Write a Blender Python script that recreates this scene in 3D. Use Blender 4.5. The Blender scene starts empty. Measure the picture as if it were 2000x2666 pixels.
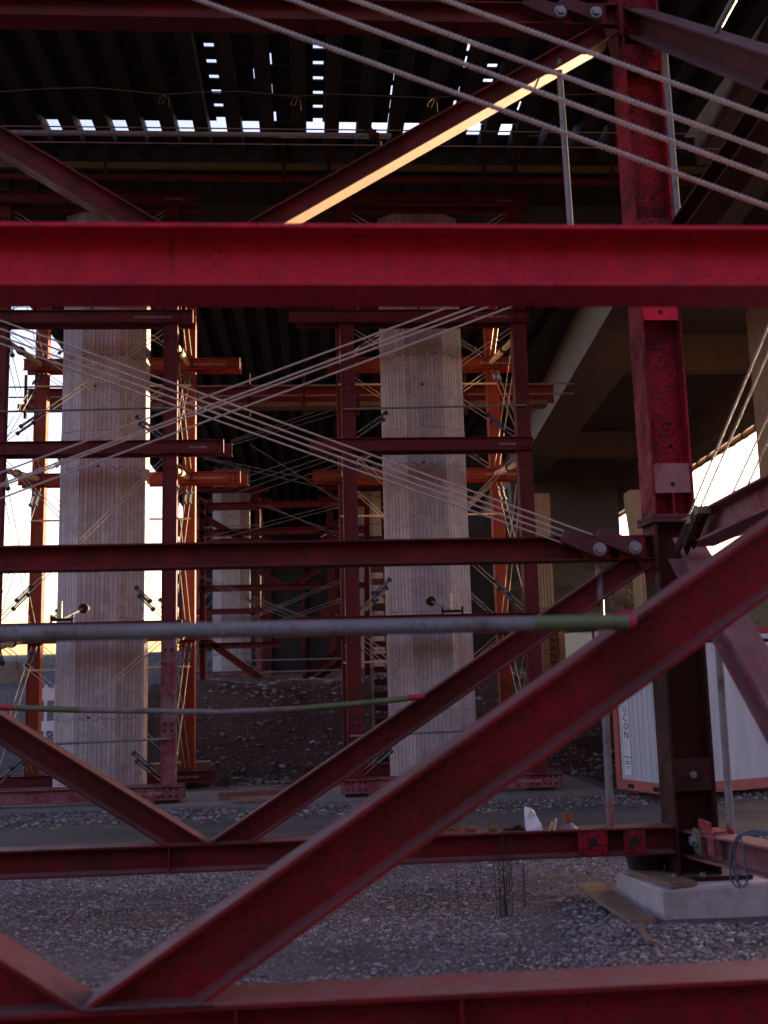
import bpy, bmesh, math, random
import numpy as np
from mathutils import Vector, Matrix, noise
random.seed(7); rng = np.random.default_rng(7)
S = bpy.context.scene
R = math.radians
# ------------------------------------------------------------------ camera
K = 1.2055; FPX = 2700.0; HC = 2.1
YAW, PITCH, ROLL = R(4.1), R(9.0), R(1.5)
CF = Vector((math.sin(YAW)*math.cos(PITCH), math.cos(YAW)*math.cos(PITCH), math.sin(PITCH)))
_r0 = Vector((math.cos(YAW), -math.sin(YAW), 0)); _u0 = _r0.cross(CF)
CR = _r0*math.cos(ROLL) - _u0*math.sin(ROLL); CU = _u0*math.cos(ROLL) + _r0*math.sin(ROLL)
CAM = Vector((0, 0, HC))
cd = bpy.data.cameras.new('camera'); cam = bpy.data.objects.new('camera', cd)
S.collection.objects.link(cam); S.camera = cam
cam.matrix_world = Matrix(((CR.x, CU.x, -CF.x, 0), (CR.y, CU.y, -CF.y, 0), (CR.z, CU.z, -CF.z, HC), (0, 0, 0, 1)))
cd.sensor_fit = 'HORIZONTAL'; cd.sensor_width = 36; cd.lens = 36*FPX/2000; cd.clip_end = 2000; cd.clip_start = .05
cd.dof.use_dof = True; cd.dof.focus_distance = 15.0; cd.dof.aperture_fstop = 1.9
# ------------------------------------------------------------------ light
SUN_AZ = math.atan2(.76, .65)      # from +Y towards +X
SUN_EL = R(5.6)
w = bpy.data.worlds.new('World'); S.world = w; w.use_nodes = True
nt = w.node_tree; nt.nodes.clear()
sky = nt.nodes.new('ShaderNodeTexSky'); sky.sky_type = 'NISHITA'; sky.sun_disc = False
sky.sun_elevation = SUN_EL; sky.sun_rotation = SUN_AZ; sky.altitude = 200; sky.dust_density = 2.2; sky.air_density = 1.0
bg = nt.nodes.new('ShaderNodeBackground'); bg.inputs[1].default_value = .15
wo = nt.nodes.new('ShaderNodeOutputWorld')
tn = nt.nodes.new('ShaderNodeMixRGB'); tn.blend_type = 'MULTIPLY'; tn.inputs[0].default_value = 1; tn.inputs[2].default_value = (1.09, .91, 1.09, 1)
nt.links.new(sky.outputs[0], tn.inputs[1]); nt.links.new(tn.outputs[0], bg.inputs[0]); nt.links.new(bg.outputs[0], wo.inputs[0])
sl = bpy.data.lights.new('sun', 'SUN'); sl.energy = 5.0; sl.angle = R(.5); sl.color = (1, .78, .50)
so = bpy.data.objects.new('sun', sl); S.collection.objects.link(so)
SD = Vector((math.sin(SUN_AZ)*math.cos(SUN_EL), math.cos(SUN_AZ)*math.cos(SUN_EL), math.sin(SUN_EL)))
so.rotation_euler = SD.to_track_quat('Z', 'Y').to_euler()
S.view_settings.view_transform = 'Standard'; S.view_settings.look = 'None'
S.view_settings.exposure = 2.35; S.view_settings.gamma = 1
# ------------------------------------------------------------------ helpers
def ray(x, y): return CF + CR*((x*K-1000)/FPX) + CU*((1333-y*K)/FPX)
def PT(x, y, Y): d = ray(x, y); return CAM + d*(Y/d.y)
def PG(x, y, z=0.): d = ray(x, y); return CAM + d*((z-HC)/d.z)
def PX(x, y, X): d = ray(x, y); return CAM + d*(X/d.x)
V = Vector
def col(h, a=1.):
    h = h.lstrip('#'); c = [int(h[i:i+2], 16)/255 for i in (0, 2, 4)]
    return tuple([(v/12.92 if v <= .04045 else ((v+.055)/1.055)**2.4) for v in c])+(a,)

class MB:
    def __init__(s): s.v = []; s.f = []
    def add(s, vs, fs):
        o = len(s.v); s.v += [V(v) for v in vs]; s.f += [tuple(i+o for i in f) for f in fs]; return s
    def box(s, a, b):
        x0, y0, z0 = a; x1, y1, z1 = b
        return s.add([(x0,y0,z0),(x1,y0,z0),(x1,y1,z0),(x0,y1,z0),(x0,y0,z1),(x1,y0,z1),(x1,y1,z1),(x0,y1,z1)],
                     [(0,3,2,1),(4,5,6,7),(0,1,5,4),(1,2,6,5),(2,3,7,6),(3,0,4,7)])
    def obox(s, p0, p1, wd, ww, hh):      # box along p0-p1, ww wide along wd, hh in the third direction
        p0, p1, wd = V(p0), V(p1), V(wd); a = (p1-p0).normalized(); wd = (wd-a*wd.dot(a)).normalized(); h = a.cross(wd)
        c = [(-ww/2,-hh/2),(ww/2,-hh/2),(ww/2,hh/2),(-ww/2,hh/2)]
        vs = [p+wd*i+h*j for p in (p0, p1) for i, j in c]
        return s.add(vs, [(3,2,1,0),(4,5,6,7),(0,1,5,4),(1,2,6,5),(2,3,7,6),(3,0,4,7)])
    def prism(s, p0, p1, poly, wd, cut=(None, None)):       # poly in (w,h) coordinates, ccw; ends cut off level at the heights in cut
        p0, p1, wd = V(p0), V(p1), V(wd); a = (p1-p0).normalized(); wd = (wd-a*wd.dot(a)).normalized(); h = wd.cross(a)*-1
        n = len(poly); vs = []
        for p, c in ((p0, cut[0]), (p1, cut[1])):
            for i, j in poly:
                q = p+wd*i+h*j
                if c is not None: q = q+a*((c-q.z)/a.z)
                vs.append(q)
        fs = [tuple(range(n))[::-1], tuple(range(n, 2*n))]+[(i, (i+1) % n, n+(i+1) % n, n+i) for i in range(n)]
        return s.add(vs, fs)
    def hsec(s, p0, p1, h, b, wd, tf=.018, tw=.012, cut=(None, None)):   # wide flange section: b along wd
        H, B, t = h/2, b/2, tw/2; r = .014
        P = [(-B,-H),(B,-H),(B,-H+tf),(t+r,-H+tf),(t,-H+tf+r),(t,H-tf-r),(t+r,H-tf),(B,H-tf),(B,H),(-B,H),(-B,H-tf),(-t-r,H-tf),(-t,H-tf-r),(-t,-H+tf+r),(-t-r,-H+tf),(-B,-H+tf)]
        return s.prism(p0, p1, P, wd, cut)
    def usec(s, p0, p1, h, b, wd, tf=.014, tw=.010):   # channel, web at -wd end, flanges towards +wd
        H = h/2
        P = [(0,-H),(b,-H),(b,-H+tf),(tw,-H+tf),(tw,H-tf),(b,H-tf),(b,H),(0,H)]
        return s.prism(p0, p1, P, wd)
    def tube(s, pts, r, n=10, closed=False):
        pts = [V(p) for p in pts]; m = len(pts); rs = r if hasattr(r, '__len__') else [r]*m
        o = len(s.v); up = None
        for i, p in enumerate(pts):
            t = (pts[min(i+1, m-1)]-pts[max(i-1, 0)]).normalized()
            if up is None: up = t.orthogonal().normalized()
            up = (up-t*up.dot(t)).normalized(); bb = t.cross(up)
            for k in range(n):
                a = 2*math.pi*k/n; s.v.append(p+(up*math.cos(a)+bb*math.sin(a))*rs[i])
        for i in range(m-1):
            for k in range(n):
                s.f.append((o+i*n+k, o+i*n+(k+1) % n, o+(i+1)*n+(k+1) % n, o+(i+1)*n+k))
        s.f.append(tuple(o+k for k in range(n))[::-1]); s.f.append(tuple(o+(m-1)*n+k for k in range(n)))
        return s
    def mesh(s, name, m, off=V((0,0,0)), smooth=False):
        me = bpy.data.meshes.new(name); me.from_pydata([tuple(v-off) for v in s.v], [], s.f)
        me.materials.append(m); me.update()
        bm = bmesh.new(); bm.from_mesh(me); bmesh.ops.recalc_face_normals(bm, faces=bm.faces); bm.to_mesh(me); bm.free()
        if smooth:
            me.polygons.foreach_set('use_smooth', [True]*len(me.polygons)); me.set_sharp_from_angle(angle=R(40))
        return me
def link(o): S.collection.objects.link(o); return o
def tag(o, label=None, cat=None, group=None, kind=None):
    if label: o['label'] = label
    if cat: o['category'] = cat
    if group: o['group'] = group
    if kind: o['kind'] = kind
    return o
def thing(name, loc, label, cat, group=None):
    o = link(bpy.data.objects.new(name, None)); o.location = loc; o.empty_display_size = .2
    return tag(o, label, cat, group)
ORG = {}
def org(o):
    p = V((0,0,0))
    while o is not None: p += o.location; o = o.parent
    return p
def part(name, mb, m, parent, smooth=False, label=None, kind=None):
    o = link(bpy.data.objects.new(name, mb.mesh(name, m, org(parent), smooth))); o.parent = parent
    return tag(o, label, kind=kind)
def solo(name, mb, m, label, cat, group=None, smooth=False):   # a thing that is one mesh; origin at its first vertex
    off = V((sum(v.x for v in mb.v)/len(mb.v), sum(v.y for v in mb.v)/len(mb.v), min(v.z for v in mb.v)))
    o = link(bpy.data.objects.new(name, mb.mesh(name, m, off, smooth))); o.location = off
    return tag(o, label, cat, group)
def struct(name, mb, m, smooth=False):
    o = link(bpy.data.objects.new(name, mb.mesh(name, m, V((0,0,0)), smooth))); o['kind'] = 'structure'; return o
def inst(name, me, loc, parent, rot=None):
    o = link(bpy.data.objects.new(name, me)); o.parent = parent; o.location = V(loc)-org(parent)
    if rot: o.rotation_euler = rot
    return o
def bolt_mesh(r, l, m):      # hexagon bolt head with a washer, axis along -Y
    b = MB()
    for rr, y0, y1, n in ((r*1.45, 0, -l*.3, 14), (r, -l*.3, -l, 6)):
        vs = [(rr*math.cos(2*math.pi*k/n), y, rr*math.sin(2*math.pi*k/n)) for y in (y0, y1) for k in range(n)]
        b.add(vs, [tuple(range(n)), tuple(range(n, 2*n))[::-1]]+[(k, n+k, n+(k+1) % n, (k+1) % n) for k in range(n)])
    return b.mesh('bolt', m)
def copytree(o, d, parent=None, top=True):
    c = link(o.copy()); c.parent = parent
    if top: c.location = o.location+d
    for ch in list(o.children): copytree(ch, d, c, False)
    return c
# ------------------------------------------------------------------ materials
class N:
    def __init__(s, name):
        s.m = bpy.data.materials.new(name); s.m.use_nodes = True; s.t = s.m.node_tree; s.b = s.t.nodes['Principled BSDF']
        s.tc = s.n('TexCoord'); s.o = s.tc.outputs['Object']
    def n(s, k, **kw):
        x = s.t.nodes.new('ShaderNode'+k)
        for a, v in kw.items(): setattr(x, a, v)
        return x
    def l(s, a, b): s.t.links.new(a, b)
    def noise(s, sc, det=5, rough=.6, vec=None, scale=None, dist=0):
        x = s.n('TexNoise'); x.inputs['Scale'].default_value = sc; x.inputs['Detail'].default_value = det
        x.inputs['Roughness'].default_value = rough; x.inputs['Distortion'].default_value = dist
        v = vec or s.o
        if scale:
            mp = s.n('Mapping'); mp.inputs['Scale'].default_value = scale; s.l(v, mp.inputs[0]); v = mp.outputs[0]
        s.l(v, x.inputs['Vector']); return x.outputs['Fac']
    def ramp(s, f, stops):
        x = s.n('ValToRGB'); e = x.color_ramp.elements
        while len(e) < len(stops): e.new(.5)
        for i, (p, c) in enumerate(stops):
            e[i].position = p; e[i].color = c if hasattr(c, '__len__') else (c, c, c, 1)
        s.l(f, x.inputs[0]); return x.outputs[0]
    def mix(s, f, a, b, mode='MIX'):
        x = s.n('MixRGB', blend_type=mode)
        for i, v in enumerate((f, a, b)):
            if hasattr(v, 'is_output'): s.l(v, x.inputs[i])
            else: x.inputs[i].default_value = v
        return x.outputs[0]
    def set(s, base=None, rough=None, metal=None, bump=None, bs=.3, bd=.01, spec=None):
        for k, v in (('Base Color', base), ('Roughness', rough), ('Metallic', metal), ('Specular IOR Level', spec)):
            if v is None: continue
            if hasattr(v, 'is_output'): s.l(v, s.b.inputs[k])
            else: s.b.inputs[k].default_value = v
        if bump is not None:
            x = s.n('Bump'); x.inputs['Strength'].default_value = bs; x.inputs['Distance'].default_value = bd
            s.l(bump, x.inputs['Height']); s.l(x.outputs[0], s.b.inputs['Normal'])
        return s.m
def steel(name, paint, paint2, rust, cover=.56, speck=.60, sc=1.3, rough=.55, bl=.7, bsc=13, scuff=.35):
    m = N(name)
    oi = m.n('ObjectInfo'); ad = m.n('VectorMath', operation='ADD'); mu = m.n('VectorMath', operation='SCALE')
    cmb = m.n('CombineXYZ'); m.l(oi.outputs['Random'], cmb.inputs[0]); m.l(oi.outputs['Random'], cmb.inputs[1])
    m.l(cmb.outputs[0], mu.inputs[0]); mu.inputs['Scale'].default_value = 37.
    m.l(m.o, ad.inputs[0]); m.l(mu.outputs[0], ad.inputs[1]); v = ad.outputs[0]
    big = m.noise(sc, 6, .65, v, dist=.4); fine = m.noise(42*1.0, 6, .75, v); mid = m.noise(7, 6, .7, v)
    blot = m.noise(bsc, 7, .78, v, dist=.3)
    c = m.mix(m.ramp(mid, [(.35, 0.), (.7, 1.)]), paint, paint2)
    c = m.mix(m.ramp(blot, [(.50, 0.), (.66, bl)]), c, rust)
    c = m.mix(m.ramp(m.noise(9, 6, .75, v, scale=(.5, .5, 2.5)), [(.62, 0.), (.72, scuff)]), c, tuple(min(1, x*1.3+.03) for x in paint[:3])+(1,))
    worn = m.ramp(big, [(cover-.07, 0.), (cover+.1, 1.)])
    st = m.noise(5, 6, .7, v, scale=(3.2, 3.2, .35)); c = m.mix(m.ramp(st, [(.56, 0.), (.72, .55)]), c, tuple(x*.5 for x in rust[:3])+(1,))
    pit = m.ramp(fine, [(speck-.05, 0.), (speck+.03, 1.)])
    rustc = m.mix(mid, rust, tuple(x*.45 for x in rust[:3])+(1,))
    mm = m.n('Math', operation='MULTIPLY'); mm.inputs[1].default_value = .75; m.l(worn, mm.inputs[0])
    c = m.mix(mm.outputs[0], c, rustc)
    c = m.mix(pit, c, tuple(x*.35 for x in rust[:3])+(1,))
    ge = m.n('NewGeometry'); sx = m.n('SeparateXYZ'); m.l(ge.outputs['Normal'], sx.inputs[0])
    up = m.ramp(sx.outputs[2], [(.45, 0.), (.8, 1.)]); du = m.n('Math', operation='MULTIPLY'); m.l(up, du.inputs[0]); m.l(m.ramp(mid, [(.25, .25), (.65, .8)]), du.inputs[1])
    c = m.mix(du.outputs[0], c, (.17, .105, .115, 1))      # dust lying on upward faces
    rr = m.ramp(worn, [(0, rough), (1, min(.95, rough+.25))])
    return m.set(c, rr, 0, fine, .5, .005, .18)
RUST = (.10, .035, .022, 1)
M_NEAR = steel('near_red_steel', (.25,.007,.016,1), (.17,.006,.014,1), (.12,.022,.012,1), .52, .60, bl=.95, bsc=9)
M_CRIM = steel('crimson_steel', (.60,.010,.042,1), (.46,.008,.032,1), (.17,.02,.03,1), .66, .62, .9, .5, bl=.45, bsc=6, scuff=.6)
M_RED = steel('worn_red_steel', (.15,.006,.012,1), (.085,.005,.010,1), (.075,.022,.015,1), .48, .60, bl=.8)
M_COL = steel('column_red_steel', (.32,.005,.020,1), (.22,.005,.014,1), (.03,.010,.012,1), .52, .55, 1.7, bl=.75)
M_MAUVE = steel('mauve_rusty_steel', (.10,.016,.028,1), (.09,.026,.034,1), (.085,.035,.035,1), .45, .58)
M_TOWER = steel('tower_maroon_steel', (.125,.011,.017,1), (.09,.010,.014,1), (.075,.022,.02,1), .60, .68, 1.0, .6, bl=.5)
M_SUNGLOW = steel('painted_sun_glow', (.42,.235,.15,1), (.38,.21,.135,1), (.30,.14,.08,1), .62, .7, bl=.3)  # low sun glow put into a pale peach colour
M_BOUNCE = steel('tower_steel_bounce_tint', (.22,.028,.013,1), (.16,.02,.011,1), (.15,.04,.015,1), .58, .68, 1.0, .5, bl=.5)  # orange tint stands in for warm bounced light on rear members
M_PINK = steel('chalky_maroon_steel', (.19,.028,.045,1), (.14,.02,.032,1), (.32,.19,.20,1), .50, .66, 2.0, .7, bl=.6)
M_DARK = steel('dark_rusty_steel', (.06,.009,.011,1), (.04,.009,.009,1), (.035,.014,.010,1), .45, .56)
def plain(name, c, rough=.6, metal=0, var=.25, sc=6, bump=.2, scale=None):
    m = N(name); f = m.noise(sc, 6, .65, scale=scale)
    a = tuple(v*(1-var) for v in c[:3])+(1,); b = tuple(min(1, v*(1+var)) for v in c[:3])+(1,)
    return m.set(m.mix(m.ramp(f, [(.3, 0.), (.7, 1.)]), a, b), rough, metal, m.noise(sc*9, 4, .6, scale=scale), bump, .004)
M_ROD = plain('threaded_rod_steel', (.31,.25,.25,1), .5, .2, .2, 20, .2)
M_ROD2 = plain('tie_rod_steel', (.50,.38,.28,1), .45, .2, .2, 20, .1)
M_GALV = steel('galvanised_tube', (.20,.19,.215,1), (.14,.135,.155,1), (.11,.075,.06,1), .60, .62, 2.5, .40, bl=.35, bsc=16, scuff=.5)
M_GREEN = plain('green_tube_paint', (.085,.105,.045,1), .55, 0, .3, 8, .2)
M_REDP = plain('bright_red_paint', (.26,.008,.03,1), .6, 0, .5, 9, .3)
M_BLUE = plain('blue_turnbuckle_paint', (.025,.035,.075,1), .5, 0, .3, 10, .2)
M_PROP = plain('cream_prop_paint', (.55,.40,.22,1), .5, 0, .3, 12, .3)
M_ZINC = plain('zinc_bolt', (.20,.20,.23,1), .5, .4, .3, 30, .2)
M_BLACK = plain('black_plastic', (.012,.012,.014,1), .5, 0, .2, 10, .1)
M_HOLE = plain('bolt_hole_dark', (.008,.006,.008,1), .9, 0, .1, 10, 0)
def wood(name, c, sc=1., axis=0):
    m = N(name); s = [1.2, 1.2, 1.2]
    for i in range(3):
        if i != axis: s[i] = 22.
    g = m.noise(1.6*sc, 8, .7, scale=tuple(s), dist=.6); b = m.noise(2.3, 5, .6)
    a = tuple(v*.5 for v in c[:3])+(1,); d = tuple(v*1.35 for v in c[:3])+(1,)
    cc = m.mix(m.ramp(g, [(.3, 0.), (.7, 1.)]), a, d)
    cc = m.mix(m.ramp(b, [(.5, 0.), (.75, .6)]), cc, tuple(v*.4 for v in c[:3])+(1,))
    return m.set(cc, .8, 0, g, .5, .006)
M_WOOD = wood('weathered_plank_wood', (.21,.13,.098,1))
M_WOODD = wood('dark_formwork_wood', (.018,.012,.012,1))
M_WOODR = wood('reddish_board_wood', (.15,.065,.05,1))
M_WOODG = wood('mossy_formwork_wood', (.11,.075,.04,1))
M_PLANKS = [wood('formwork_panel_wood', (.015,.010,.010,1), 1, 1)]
def concrete(name, c, sc=1., board=None, stain=.35):
    m = N(name); big = m.noise(.9*sc, 6, .7); mid = m.noise(6*sc, 6, .7); fine = m.noise(60, 4, .6)
    a = tuple(v*.72 for v in c[:3])+(1,); b = tuple(min(1, v*1.15) for v in c[:3])+(1,)
    cc = m.mix(m.ramp(mid, [(.3, 0.), (.7, 1.)]), a, b)
    cc = m.mix(m.ramp(big, [(.45, 0.), (.75, stain)]), cc, (c[0]*.66, c[1]*.44, c[2]*.46, 1))
    streak = m.noise(3, 5, .6, scale=(4, 4, .22))
    cc = m.mix(m.ramp(streak, [(.5, 0.), (.8, .45)]), cc, tuple(v*.55 for v in c[:3])+(1,))
    dots = m.n('TexVoronoi'); dots.inputs['Scale'].default_value = 9.; m.l(m.o, dots.inputs['Vector'])
    cc = m.mix(m.ramp(dots.outputs['Distance'], [(.06, .75), (.10, 0.)]), cc, (.05,.04,.04,1))
    if board:
        at = m.n('Attribute'); at.attribute_name = 'board'
        cc = m.mix(1., cc, at.outputs['Color'], 'MULTIPLY')
    return m.set(cc, .85, 0, fine, .3, .004)
M_PIER = concrete('board_marked_concrete', (.45,.38,.40,1), 1, True, .5)
M_CONC = concrete('pad_concrete', (.40,.355,.39,1), 1.2, None, .12)
M_PIERB = concrete('pier_concrete_warm_light', (.40,.29,.20,1), .8, None, .2)  # bridge concrete lightened and warmed to paint in warm light
M_SLAB = concrete('dusty_slab_concrete', (.17,.145,.155,1), 1.2, None, .3)
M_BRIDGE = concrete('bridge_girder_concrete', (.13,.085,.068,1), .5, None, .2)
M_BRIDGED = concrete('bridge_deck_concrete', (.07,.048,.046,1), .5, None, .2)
def ground_mat():
    m = N('gravel_ground'); geo = m.n('NewGeometry').outputs['Position']
    v = m.n('TexVoronoi'); v.inputs['Scale'].default_value = 26; m.l(geo, v.inputs['Vector'])
    v2 = m.n('TexVoronoi'); v2.inputs['Scale'].default_value = 70; m.l(geo, v2.inputs['Vector'])
    big = m.noise(.55, 6, .65, geo, dist=.5); mid = m.noise(5, 6, .7, geo); 
    st = m.mix(.5, m.ramp(v.outputs['Color'], [(.1, (.085,.068,.082,1)), (.6, (.165,.14,.15,1)), (1, (.32,.27,.285,1))]),
               m.ramp(v2.outputs['Color'], [(.1, (.05,.043,.05,1)), (.7, (.17,.145,.155,1)), (1, (.33,.285,.30,1))]))
    c = m.mix(m.ramp(big, [(.44, 0.), (.60, .88)]), st, (.055,.044,.056,1))
    c = m.mix(m.ramp(mid, [(.3, .0), (.75, .5)]), c, (.12,.095,.10,1), 'MIX')
    # compacted haul track (bands across the site between the frame and the towers)
    sp = m.n('SeparateXYZ'); m.l(geo, sp.inputs[0])
    wob = m.n('Math', operation='MULTIPLY_ADD'); m.l(m.noise(.5, 3, .5, geo), wob.inputs[0]); wob.inputs[1].default_value = 2.2; m.l(sp.outputs[1], wob.inputs[2])
    tr = m.ramp(wob.outputs[0], [(0., 0.), (1., 0.)])
    mr = m.n('MapRange'); mr.inputs[1].default_value = 0; mr.inputs[2].default_value = 30; m.l(wob.outputs[0], mr.inputs[0])
    tr = m.ramp(mr.outputs[0], [(.425, 0.), (.47, 1.), (.59, 1.), (.62, 0.)])
    tcol = m.ramp(m.noise(1.1, 8, .7, geo, scale=(.25, 2.6, 1)), [(.3, (.045,.038,.040,1)), (.6, (.095,.080,.075,1)), (.8, (.15,.13,.12,1))])
    c = m.mix(tr, c, tcol)
    wv = m.n('TexWave'); wv.bands_direction = 'Y'; wv.inputs['Scale'].default_value = .22; wv.inputs['Distortion'].default_value = 3.5; wv.inputs['Detail'].default_value = 3; m.l(geo, wv.inputs['Vector'])
    c = m.mix(m.ramp(wv.outputs['Fac'], [(.72, 0.), (.95, .45)]), c, (.07,.055,.065,1))
    h = m.mix(tr, m.mix(.5, v.outputs['Distance'], v2.outputs['Distance']), m.noise(9, 5, .6, geo))
    m.set(c, .92, 0, h, .8, .03, .2); return m.m
M_GROUND = ground_mat()
def dirt(name, c1, c2, c3):
    m = N(name); geo = m.n('NewGeometry').outputs['Position']
    v = m.n('TexVoronoi'); v.inputs['Scale'].default_value = 24; m.l(geo, v.inputs['Vector'])
    c = m.mix(m.ramp(m.noise(.8, 8, .7, geo), [(.35, 0.), (.65, 1.)]), c1, c2)
    c = m.mix(m.ramp(v.outputs['Color'], [(.80, 0.), (.9, .55)]), c, c3)
    return m.set(c, .95, 0, m.noise(5, 8, .75, geo), 1., .12, .1)
M_DIRT = dirt('berm_dirt', (.085,.056,.052,1), (.035,.025,.028,1), (.22,.17,.165,1))
M_ROAD = dirt('haul_road_dirt', (.10,.095,.115,1), (.065,.06,.075,1), (.13,.12,.14,1))
M_HILL = dirt('dry_hillside', (.11,.075,.035,1), (.05,.042,.02,1), (.16,.11,.06,1))
M_STONE = None
def stone_mat():
    m = N('gravel_stone'); at = m.n('Attribute'); at.attribute_name = 'tone'
    c = m.mix(1., at.outputs['Color'], m.ramp(m.noise(30, 4, .6), [(.3, .7), (.7, 1.1)]), 'MULTIPLY')
    return m.set(c, .85, 0, m.noise(90, 3, .6), .4, .003)
M_STONE = stone_mat()
# ------------------------------------------------------------------ terrain
def smooth(a, b, t):
    t = max(0., min(1., (t-a)/(b-a)))
    return t*t*(3-2*t)
def rim(X, Y):      # high ground towards the low sun, mostly unseen, shaped to shade the ground
    d = X*SD.x/math.cos(SUN_EL)+Y*SD.y/math.cos(SUN_EL)
    crest = 8.5+1.0*noise.noise(V((X*.05, Y*.05, 3)))
    return crest*smooth(72, 92, d)*smooth(15, 45, X)
def tz(X, Y):
    n = noise.noise(V((X*.35, Y*.35, 0)))*.05+noise.noise(V((X*1.3, Y*1.3, 5)))*.022
    n += noise.noise(V((X*.9, Y*3.4, 9)))*.03*smooth(16.2, 16.8, Y)*(1-smooth(17.3, 17.9, Y))
    b = 0.
    right = smooth(-4.7, -3.9, X)
    edge = noise.noise(V((X*.6, Y*.3, 2)))
    berm = (2.05+.12*edge)*smooth(23.0+.5*edge, 26.2+.5*edge, Y)*right
    berm *= 1-.0*smooth(8, 12, X)
    road = .095*max(0., Y-22)*(1-right)*(1-smooth(58, 66, Y)) + 3.9*smooth(58, 66, Y)*(1-right)
    b = berm+road
    if Y > 22: n += (noise.fractal(V((X*.9, Y*.9, 1)), 1., 2.1, 4)*.13)*right
    b += .012*max(0., Y-30)*right
    b += 21*smooth(-6, -34, Y)*(.9+.25*noise.noise(V((X*.04, Y*.04, 8))))      # unseen slope added behind the camera to block low sky light
    return b+n*(1 if Y < 40 else .6)+rim(X, Y)
def grid(xs, ys):
    mb = MB(); nx, ny = len(xs), len(ys)
    mb.v = [V((x, y, tz(x, y))) for y in ys for x in xs]
    mb.f = [(j*nx+i, j*nx+i+1, (j+1)*nx+i+1, (j+1)*nx+i) for j in range(ny-1) for i in range(nx-1)]
    return mb
xs = list(np.concatenate([np.linspace(-420, -20, 14)[:-1], np.linspace(-20, -8, 16)[:-1], np.linspace(-8, 14, 150)[:-1], np.linspace(14, 90, 60)[:-1], np.linspace(90, 500, 16)]))
ys = list(np.concatenate([np.linspace(-60, 4, 40)[:-1], np.linspace(4, 22, 130)[:-1], np.linspace(22, 30, 80)[:-1], np.linspace(30, 130, 80)[:-1], np.linspace(130, 900, 14)]))
g = struct('ground', grid(xs, ys), M_GROUND, True)
g.data.materials.append(M_DIRT); g.data.materials.append(M_ROAD); g.data.materials.append(M_HILL)
mi = []
for p in g.data.polygons:
    c = p.center
    if c.y < -5 or c.y > 75 or (rim(c.x, c.y) > .3): mi.append(3)
    elif c.y > 21.4+.4*noise.noise(V((c.x*.8, c.y*.8, 4))): mi.append(1 if c.x > -4.3 else 2)
    elif c.x > 5.5 and c.y > 19.: mi.append(1)
    else: mi.append(0)
g.data.polygons.foreach_set('material_index', mi)
# distant hills
mb = MB()
for k, (x0, x1, y, h, sd) in enumerate([(-260, -60, 420, 16, 1), (60, 330, 330, 42, 2)]):
    n = 60
    for i in range(n):
        x = x0+(x1-x0)*i/(n-1); e = math.sin(math.pi*min(1, max(0, i/(n-1))))**.6
        z = h*e*(.75+.5*noise.noise(V((x*.02, sd, 0)))+.12*noise.noise(V((x*.11, sd, 0))))
        mb.v += [V((x, y-60, -1)), V((x, y, z)), V((x, y+60, -1))]
        if i:
            o = len(mb.v)-6; mb.f += [(o, o+3, o+4, o+1), (o+1, o+4, o+5, o+2)]
struct('hills', mb, M_HILL, True)
# slab strip under the towers
for nm, x0, x1, y0, y1 in (('concrete_strip', -9.5, 1.2, 17.9, 20.2), ('concrete_strip', 1.25, 5.0, 18.0, 21.)):
    mb = MB().box((x0, y0, -.25), (x1, y1, .065)); struct(nm, mb, M_SLAB)
# ------------------------------------------------------------------ gravel
def pebbles(name, pts, sizes, light, flat=.6):
    n = len(pts)
    base = []
    ph = (1+5**.5)/2
    base = np.array([(1,0,0),(-1,0,0),(0,1,0),(0,-1,0),(0,0,1),(0,0,-1),(.62,.62,.5),(-.62,.62,.5),(.62,-.62,.5),(-.62,-.62,.5)])
    from itertools import product
    fs = [(4,6,7),(4,8,6),(4,9,8),(4,7,9),(6,0,2),(6,2,7),(7,2,1),(7,1,9),(9,1,3),(9,3,8),(8,3,0),(8,0,6),(5,2,0),(5,1,2),(5,3,1),(5,0,3)]
    fs = [tuple(f) for f in fs]
    fs[4] = (6,0,2)
    v = base[None]*rng.uniform(.65, 1.25, (n, 10, 1))*np.array(sizes)[:, None, None]
    v = v*np.stack([rng.uniform(.8, 1.3, n), rng.uniform(.7, 1.1, n), rng.uniform(flat-.15, flat+.15, n)], 1)[:, None, :]
    a = rng.uniform(0, 2*math.pi, n); ca, sa = np.cos(a)[:, None], np.sin(a)[:, None]
    x, y = v[..., 0]*ca-v[..., 1]*sa, v[..., 0]*sa+v[..., 1]*ca
    v = np.stack([x, y, v[..., 2]], -1)+np.array(pts)[:, None, :]
    V_ = v.reshape(-1, 3); F_ = (np.array(fs)[None]+10*np.arange(n)[:, None, None]).reshape(-1, 3)
    me = bpy.data.meshes.new(name); me.vertices.add(len(V_)); me.vertices.foreach_set('co', V_.ravel())
    me.loops.add(F_.size); me.loops.foreach_set('vertex_index', F_.ravel().astype(np.int32))
    me.polygons.add(len(F_)); me.polygons.foreach_set('loop_start', np.arange(0, F_.size, 3, dtype=np.int32))
    me.polygons.foreach_set('loop_total', np.full(len(F_), 3, dtype=np.int32)); me.update(calc_edges=True)
    t = np.clip(rng.normal(.5, .25, n), 0, 1)**1.6*light+.05
    tint = np.stack([t*1.08, t*.93, t*1.04, np.ones(n)], 1)
    tint[:, 0] *= rng.uniform(.9, 1.12, n)
    ca_ = me.color_attributes.new('tone', 'FLOAT_COLOR', 'POINT')
    ca_.data.foreach_set('color', np.repeat(tint, 10, 0).astype(np.float32).ravel())
    me.materials.append(M_STONE); o = link(bpy.data.objects.new(name, me)); o['kind'] = 'stuff'; return o
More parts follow.
